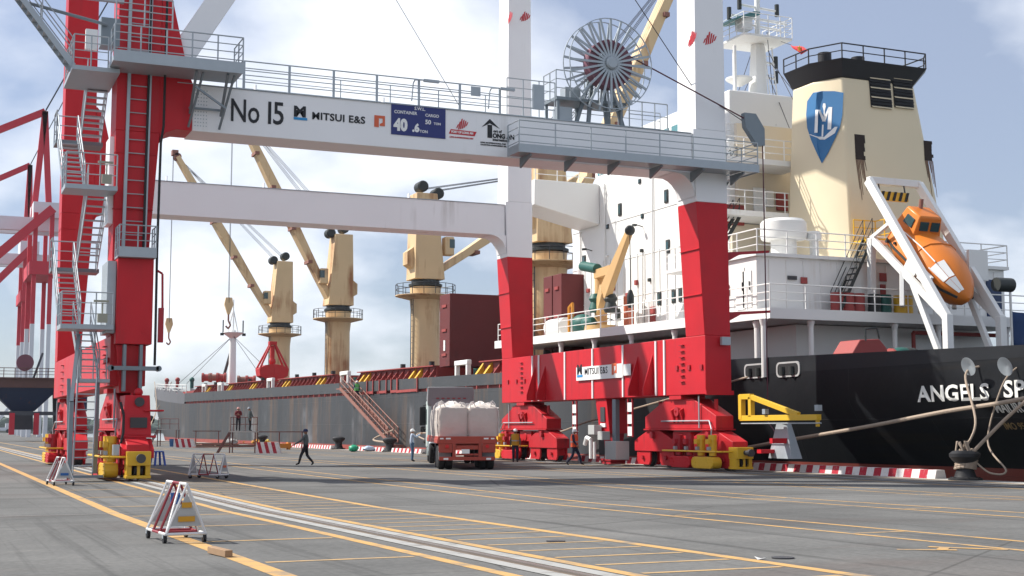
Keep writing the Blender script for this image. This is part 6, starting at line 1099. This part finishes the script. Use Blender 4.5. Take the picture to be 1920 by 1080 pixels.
rope('mooring rope rising straight from the roped bollard to a rat guard', [(BX, BY+.2, .85), (33.0, BY+.15, 1.9), (33.9, f1.y+.05, 3.6), (XH+.1, f1.y, f1.z)], .042)
rope('pair of taut mooring ropes slanting aft from the roped bollard', [(BX, BY-.2, .8), (33.1, 35.1, 2.2), (33.8, 33.4, 3.6), (34.6, 31.8, 4.7)], .06)
rope('slack mooring rope hanging in a loop from a rat guard', [(XH+.1, f2.y, f2.z), (33.9, f2.y+.05, 3.2), (33.4, f2.y+.3, 1.3), (33.0, BY-1.2, .35), (32.8, BY-.7, .25), (BX+.2, BY-.3, .6)], .032)
m = MB()
for k in range(5): a0 = k*.18; pts = [(BX+.33*math.cos(t_)+.02*k, BY+.33*math.sin(t_), .42+.055*k+.03*math.sin(t_*2+k)) for t_ in [j*math.pi/8 for j in range(17)]]; m.path(pts, .045, 6)
for k in range(9): a = random.uniform(0, 6.3); m.path([(BX, BY, .95), (BX+.25*math.cos(a), BY+.25*math.sin(a), 1.12+random.uniform(-.1, .2)), (BX+.3*math.cos(a+.5), BY+.3*math.sin(a+.5), .85)], .035, 6)
tag(m.build('rope_coil', ROPE), 'tangle of tan rope wound round the bollard by the stern', 'rope')
for k, f_ in enumerate((f1, f2)):
    m = MB(); m.lathe([(.04, 0), (.32, .09), (.34, .09), (.06, -.03)], (XH-.42, f_.y, f_.z), (-.9, 0, -.3), 22); tag(m.build('rat_guard', GALV), 'round steel rat guard on a stern mooring rope, '+('above the roped bollard' if k == 0 else 'above the slack rope loop'), 'rat guard', 'rat guards')
rope('mooring rope running up behind the lorry to the stern fairlead', [(32.4, 89.3, .8), pX(790, 812, 33.2), pX(1000, 817, 33.4), pX(1105, 790, 33.5), pX(1230, 755, 33.8), (34.5, 52.6, 4.1)], .05)
rope('mooring rope from the bollard up to the gangway platform', [(32.4, 98.3, .7), pX(700, 824, 33.0), pX(738, 806, 33.4)], .07)
for k, (a, b) in enumerate((((268, 716), (270, 810)), ((300, 716), (278, 815)))):
    A = pX(a[0]+22, a[1], 40); rope('bow mooring rope hanging down beyond the crane leg', [(A.x, A.y, A.z), (37, 240, 4.5), (32.6, 225-6*k, .6)], .07)
m = MB(); m.ball(pX(282, 787, 36), .75, (1, 1, 1)); o_ = m.build('rat_guard', BOL); tag(o_, 'dark round rat guard on a bow mooring rope', 'rat guard')
# ---- gangway with a person at its head
gt, gb = pX(646, 728, 33.6), pX(737, 831, 33.6)
gw = thing('gangway', 'rusty pink gangway sloping from the ship side down to the quay', 'gangway', (33.6, gb.y, 0)); W_ = .42
m = MB()
for s in (-1, 1): m.beam((33.6+s*W_, gt.y, gt.z), (33.6+s*W_, gb.y, gb.z+.15), .06, .3)
m.build('side_beam', RST, gw)
for s in (-1, 1):
    m = MB(); A, B = Vector((33.6+s*W_, gt.y, gt.z)), Vector((33.6+s*W_, gb.y, gb.z+.15))
    for hh in (.55, 1.05): m.tube(A+Vector((0, 0, hh)), B+Vector((0, 0, hh)), .035, 6)
    n_ = 14
    for k in range(n_+1): c = A.lerp(B, k/n_); m.tube(c, c+Vector((0, 0, 1.05)), .03, 5)
    for k in range(n_): c, d = A.lerp(B, k/n_), A.lerp(B, (k+1)/n_); m.tube(c, d+Vector((0, 0, 1.05)), .018, 4)
    m.build('handrail', RST, gw)
for k in range(22): c = Vector((33.6, gt.y, gt.z)).lerp(Vector((33.6, gb.y, gb.z+.15)), (k+.5)/22); MB().box(33.6-W_+.03, 33.6+W_-.03, c.y-.13, c.y+.13, c.z-.02, c.z+.02).build('tread', RST, gw)
m = MB(); m.box(33.0, 34.2, gb.y-.9, gb.y+.1, .35, .5); m.beam((33.1, gb.y-.2, 0), (33.1, gb.y-.2, .35), .1, .1); m.beam((34.1, gb.y-.6, 0), (34.1, gb.y-.6, .35), .1, .1); m.tube((33.0, gb.y-.5, .16), (34.2, gb.y-.5, .16), .14, 10); m.build('foot_platform', RST, gw)
m = MB(); m.box(33.2, 34.45, gt.y-.3, gt.y+1.2, gt.z-.1, gt.z); m.build('head_platform', RST, gw)
hp = pX(669, 737, 33.6); hp.z = gt.z+(gb.z+.15-gt.z)*(gt.y-hp.y)/(gt.y-gb.y)
person('person in green vest and white helmet coming down the gangway', (33.6, hp.y, hp.z+.03), (0, -1), {'lk': (-.1, .1, .5), 'la': (-.1, .08, .1), 'lt': (-.1, .22, .05), 're': (.28, .1, 1.16), 'rw': (.38, .25, 1.02)}, NAVC, NAVC, SHO, HWH, GRV)
# ---- loose things along the quay edge
def sack(label, x, y, r, mat, sc=(1, 1, .7)):
    m = MB(); m.ball((0, 0, r*sc[2]*.9), r, sc, 12, 8); m.v = [(a*(1+random.uniform(-.12, .12)), b*(1+random.uniform(-.12, .12)), max(0, c*(1+random.uniform(-.1, .1)))) for a, b, c in m.v]; o = m.build('plastic_bag', mat); o.location = (x, y, .006); return tag(o, label, 'bag')
p = pZ(663, 847); sack('crumpled green plastic bag in front of the striped kerb', p.x, p.y, .38, paint('bag_green', (.02, .30, .16), .35)); p = pZ(692, 846); sack('crumpled pale blue plastic bag in front of the striped kerb', p.x, p.y, .36, paint('bag_blue', (.36, .46, .58), .35), (1.4, 1, .6))
for k in range(7):
    y = 140+k*2.6; m = MB(); L_ = random.uniform(4, 7); m.beam((-L_/2, 0, .06), (L_/2, 0, .06), .5, .09); o = m.build('dunnage_board', paint('dunnage', (.10, .07, .05), .85, .3) if k % 2 else RST); o.location = (26.5+random.uniform(-1.5, 1.5), y*.85+8, .01+.1*(k % 3)); o.rotation_euler = (0, 0, random.uniform(-.5, .5)); tag(o, 'weathered dunnage board lying in the scatter beside the ship', 'board', 'dunnage boards beside the ship')
for k in range(10):
    p = pZ(random.uniform(428, 520), random.uniform(829, 836)); mt = (paint('lashing_orange', (.50, .22, .03), .7, .2), paint('cloth_grey', (.34, .33, .32), .8), BLK, paint('lashing_yellow', (.5, .36, .05), .7))[k % 4]; r = random.uniform(.35, .7)
    m = MB(); m.ball((0, 0, r*.45), r, (1.2, 1, .55), 10, 6); m.v = [(a*(1+random.uniform(-.25, .25)), b*(1+random.uniform(-.25, .25)), max(0, c*(1+random.uniform(-.3, .3)))) for a, b, c in m.v]; o = m.build('lashing_heap', mt, smooth=False); o.location = (p.x, p.y, .006); tag(o, ['orange lashing heap behind the occupied work stand', 'grey cloth heap behind the occupied work stand', 'black lashing heap behind the occupied work stand', 'yellow lashing heap behind the occupied work stand'][k % 4], 'heap', 'lashing heaps beside the ship')
m = MB(); m.box(-.8, .8, -.3, .3, .12, .5); m.box(-.7, -.5, -.35, .35, 0, .6); m.box(.5, .7, -.35, .35, 0, .6); o = m.build('orange_trestle', paint('trestle_orange', (.55, .2, .03), .6, .1)); p = pZ(527, 843); o.location = (p.x, p.y, .005); tag(o, 'small orange steel trestle beside the striped concrete barrier', 'trestle')
# red clamshell grab standing on the hatch edge
gp_ = pX(510, 705, 38.5); SG = .72; gr = thing('clamshell_grab', 'bright red clamshell grab bucket resting on the ship hatch', 'grab', (38.5, gp_.y, gp_.z-.9)); GRD = paint('grab_red', (.46, .025, .03), .5, .15, dirt=.2, rustcol=(.2, .02, .02)); w_ = gp_.y; gr.scale = (SG, SG, SG)
for s in (-1, 1):
    m = MB(); m.prism([(0, 0, 0), (s*2.3, 0, 1.2), (s*2.5, 0, 2.4), (s*1.4, 0, 3.0), (0, 0, 3.2)], (0, 3.0, 0)); m.v = [(a, b-1.5, c) for a, b, c in m.v]; m.build('bucket_shell', GRD, gr, world=False, bevel=.05)
    for yy in (-1.3, 1.3): m = MB(); m.tube((s*2.35, yy, 2.4), (s*.35, yy*.3, 6.6), .17, 8); m.build('arm', GRD, gr, world=False)
m = MB(); m.tube((0, 0, 2.9), (0, 0, 6.3), .38, 12); m.build('centre_post', GRD, gr, world=False); m = MB(); m.cbox((0, 0, 6.7), 1.3, 1.1, .6); m.lathe([(.45, 0), (.6, .4), (.5, .9)], (0, 0, 3.2), (0, 0, 1), 14); m.build('head_block', GRD, gr, world=False, bevel=.05)
# barge lying under the bow side
# ================================================================== FAR SIDE: hopper, distant cranes, trees
FB = paint('far_blue', (.02, .035, .085), .6, .2, rust=.3); FR = paint('far_red', (.50, .03, .05), .6, .1); FW = paint('far_white', (.6, .62, .66), .6, .05); FBR = paint('hopper_brown', (.10, .05, .045), .7, .25, rust=.3); FG = paint('far_grey', (.06, .065, .08), .6, .2)
hp_ = thing('loading_hopper', 'dark blue quay hopper on wheels with a brown cable reel on top', 'hopper', (13.2, 205, 0)); hx_ = 13.2; HY = 205
m = MB(); m.add([(hx_-4.6, HY-3.5, 7.4), (hx_+4.6, HY-3.5, 7.4), (hx_+4.6, HY+3.5, 7.4), (hx_-4.6, HY+3.5, 7.4), (hx_-1.5, HY-1.2, 4.2), (hx_+1.5, HY-1.2, 4.2), (hx_+1.5, HY+1.2, 4.2), (hx_-1.5, HY+1.2, 4.2)], [(0, 1, 5, 4), (1, 2, 6, 5), (2, 3, 7, 6), (3, 0, 4, 7), (4, 5, 6, 7), (0, 3, 2, 1)]); m.build('hopper_bin', FB, hp_)
m = MB(); m.box(hx_-5.6, hx_+5.6, HY-4, HY+4, 7.4, 8.6); m.box(hx_-5.9, hx_+5.9, HY-4.3, HY+4.3, 8.6, 8.8); m.build('top_frame', FBR, hp_); railing(hp_, [(hx_-5.8, HY-4.2, 8.8), (hx_+5.8, HY-4.2, 8.8)], 1.3, 1.4, 2, .05, FBR)
for (sx, sy) in ((-1, -1), (1, -1), (-1, 1), (1, 1)): m = MB(); m.beam((hx_+sx*4.9, HY+sy*3.6, .9), (hx_+sx*4.6, HY+sy*3.6, 7.4), .8, .8); m.build('leg', FG, hp_); m = MB(); [m.lathe([(.2, -.3), (.75, -.3), (.75, .3), (.2, .3)], (hx_+sx*4.9+dx, HY+sy*3.6, .75), (1, 0, 0), 16) for dx in (-.5, .5)]; m.build('wheel', BLK, hp_)
m = MB(); m.box(hx_-5, hx_+5, HY-3.9, HY-3.4, 3.6, 4.1); m.box(hx_-1.7, hx_+1.3, HY-1.5, HY+1.5, 1.6, 4.2); m.build('cross_beam', FG, hp_)
for s in (-1, 1): m = MB(); m.beam((hx_+s*1.6, HY-3.7, .9), (hx_+s*1.6, HY-3.7, 3.9), .7, .5); m.build('red_post', FR, hp_)
rc = pY(47, 680, HY-3); m = MB(); m.lathe([(.2, -.4), (1.15, -.4), (1.15, .4), (.2, .4)], (rc.x, HY-3, rc.z), (0, 1, 0), 26); m.build('reel', REELC, hp_); m = MB(); m.beam((rc.x+1.2, HY-3, 8.8), (rc.x+2.3, HY-3, rc.z+1.4), .25, .3); m.build('reel_arm', FG, hp_)
m = MB(); m.box(hx_+5.7, hx_+8.6, HY-1, HY+6, 4.2, 7.6); m.build('machinery_house', FB, hp_); m = MB(); [m.beam((hx_+6+2.3*i, HY+2, .9), (hx_+6+2.3*i, HY+2, 4.2), .5, .5) for i in (0, 1)]; m.build('house_leg', FB, hp_)
# two distant ship-to-shore cranes with banded legs
def farcrane(label, Y, px_legs, ytop, g=1.0):
    base = pY(sum(px_legs)/len(px_legs), 790, Y); t = thing('quay_crane', label, 'crane', (base.x, Y, 0), 0, 'distant banded quay cranes'); zt = pY(60, ytop, Y).z; wl = .011*Y*.26
    for k, px in enumerate(px_legs):
        for dy in (0, 16):
            x = pY(px, 700, Y).x; n_ = 6
            for i in range(n_):
                z0, z1 = zt*i/n_, zt*(i+1)/n_; MB().box(x-wl*.5, x+wl*.5, Y+dy-wl*.5, Y+dy+wl*.5, z0, z1).build('leg_band', FW if i < 3 else FR, t)
    x0, x1 = pY(px_legs[0], 700, Y).x, pY(px_legs[-1], 700, Y).x
    m = MB(); m.box(x0-1, x1+1, Y-1, Y+17, zt*.72, zt*.78); m.build('portal_beam', FR, t); m = MB(); m.box(x0-34, x1+6, Y+4, Y+5.5, zt*.93, zt*.99); m.box(x0-34, x1+6, Y+10, Y+11.5, zt*.93, zt*.99); m.build('girder', FW, t)
    m = MB(); m.beam((x0-14, Y-.5, zt*.66), (x1, Y-.5, zt*1.02), 1.6, 1.8); m.build('diagonal', FR, t)
    ap = Vector(((x0+x1)/2, Y+8, zt*1.5)); m = MB(); m.beam((x0, Y+8, zt), ap, 1.2, 1.2); m.beam((x1, Y+8, zt), ap, 1.2, 1.2); m.build('apex_frame', FR, t)
    m = MB(); m.beam(ap, ap+Vector((-16, 0, -zt*.18)), 1.2, 1.4); m.build('boom_stay', FR, t); m = MB(); m.beam(ap+Vector((-16, 0, -zt*.18)), ap+Vector((-34, 0, -zt*.42)), 1.0, 1.2); m.build('boom_stay', FW, t)
    m = MB(); [m.tube(ap+Vector((0, i, 0)), (x1+14, Y+8+i, zt*2.2), .12, 4) for i in (-2, 0, 2)]; m.build('backstay', FG, t)
    m = MB(); m.box((x0+x1)/2-2, x1+2, Y+3, Y+13, zt*.99, zt*1.06); m.build('machine_deck', FW, t)
    return t
farcrane('distant quay crane with red and white banded legs behind the hopper', 300, (57, 88), 398); farcrane('distant red and white quay crane further along behind the first', 380, (40, 52), 470)
# white mobile crane lorry far off
mc = pZ(5, 812); t = thing('mobile_crane', 'white mobile crane lorry parked far down the quay', 'crane lorry', (mc.x, mc.y, 0)); m = MB(); m.box(mc.x-6, mc.x+3, mc.y, mc.y+3, .9, 2.2); m.box(mc.x+1, mc.x+3.5, mc.y, mc.y+3, 2.2, 3.9); m.build('body', FW, t, bevel=.1); m = MB(); m.beam((mc.x-4, mc.y+1.5, 2.5), (mc.x+9, mc.y+1.5, 19), 1.2, 1.2); m.build('boom', FW, t)
for x in (-5, -2, 2): m = MB(); m.lathe([(.2, -.3), (.8, -.3), (.8, .3), (.2, .3)], (mc.x+x, mc.y-.1, .8), (0, 1, 0), 14); m.build('wheel', BLK, t)
# far tree belt: many small crowns in one mass
def treeline(name, label, x0, x1, Y, zb, h, col, n):
    m = MB(); random.seed(3)
    for k in range(n):
        x = x0+(x1-x0)*random.random(); y = Y+random.uniform(-40, 60); r = h*random.uniform(.25, .5); z = zb+h*random.uniform(.2, .72); m.ball((x, y, z), r, (1.5, 1, .85), 7, 5)
    m.v = [(a+random.uniform(-.06, .06)*h, b, c+random.uniform(-.08, .08)*h) for a, b, c in m.v]
    o = m.build(name, paint(name+'_leaf', col, .9, .3, scale=.05), smooth=False); o['kind'] = 'stuff'; o['label'] = label; o['category'] = 'trees'; return o
treeline('far_trees', 'hazy green belt of trees on the far bank', -500, 900, 1500, -2, 15, (.06, .09, .07), 900)
setting(MB().box(-900, 1500, 1440, 1800, -2.6, -.5).build('far_bank', paint('bank', (.12, .12, .09), .9, .2)))
hzm = bpy.data.materials.new('haze_air'); hzm.use_nodes = True; hn = hzm.node_tree; hn.nodes.clear(); ho = hn.nodes.new('ShaderNodeOutputMaterial'); hv = hn.nodes.new('ShaderNodeVolumePrincipled'); hv.inputs['Color'].default_value = (.82, .9, 1, 1); hv.inputs['Density'].default_value = .00007; hv.inputs['Anisotropy'].default_value = .2; hn.links.new(hv.outputs[0], ho.inputs['Volume'])
hzb = MB().box(-1600, 4100, -60, 5100, -7, 60).build('haze', hzm, smooth=False); hzb['kind'] = 'stuff'; hzb['label'] = 'thin pale haze over the harbour'; hzb['category'] = 'haze'
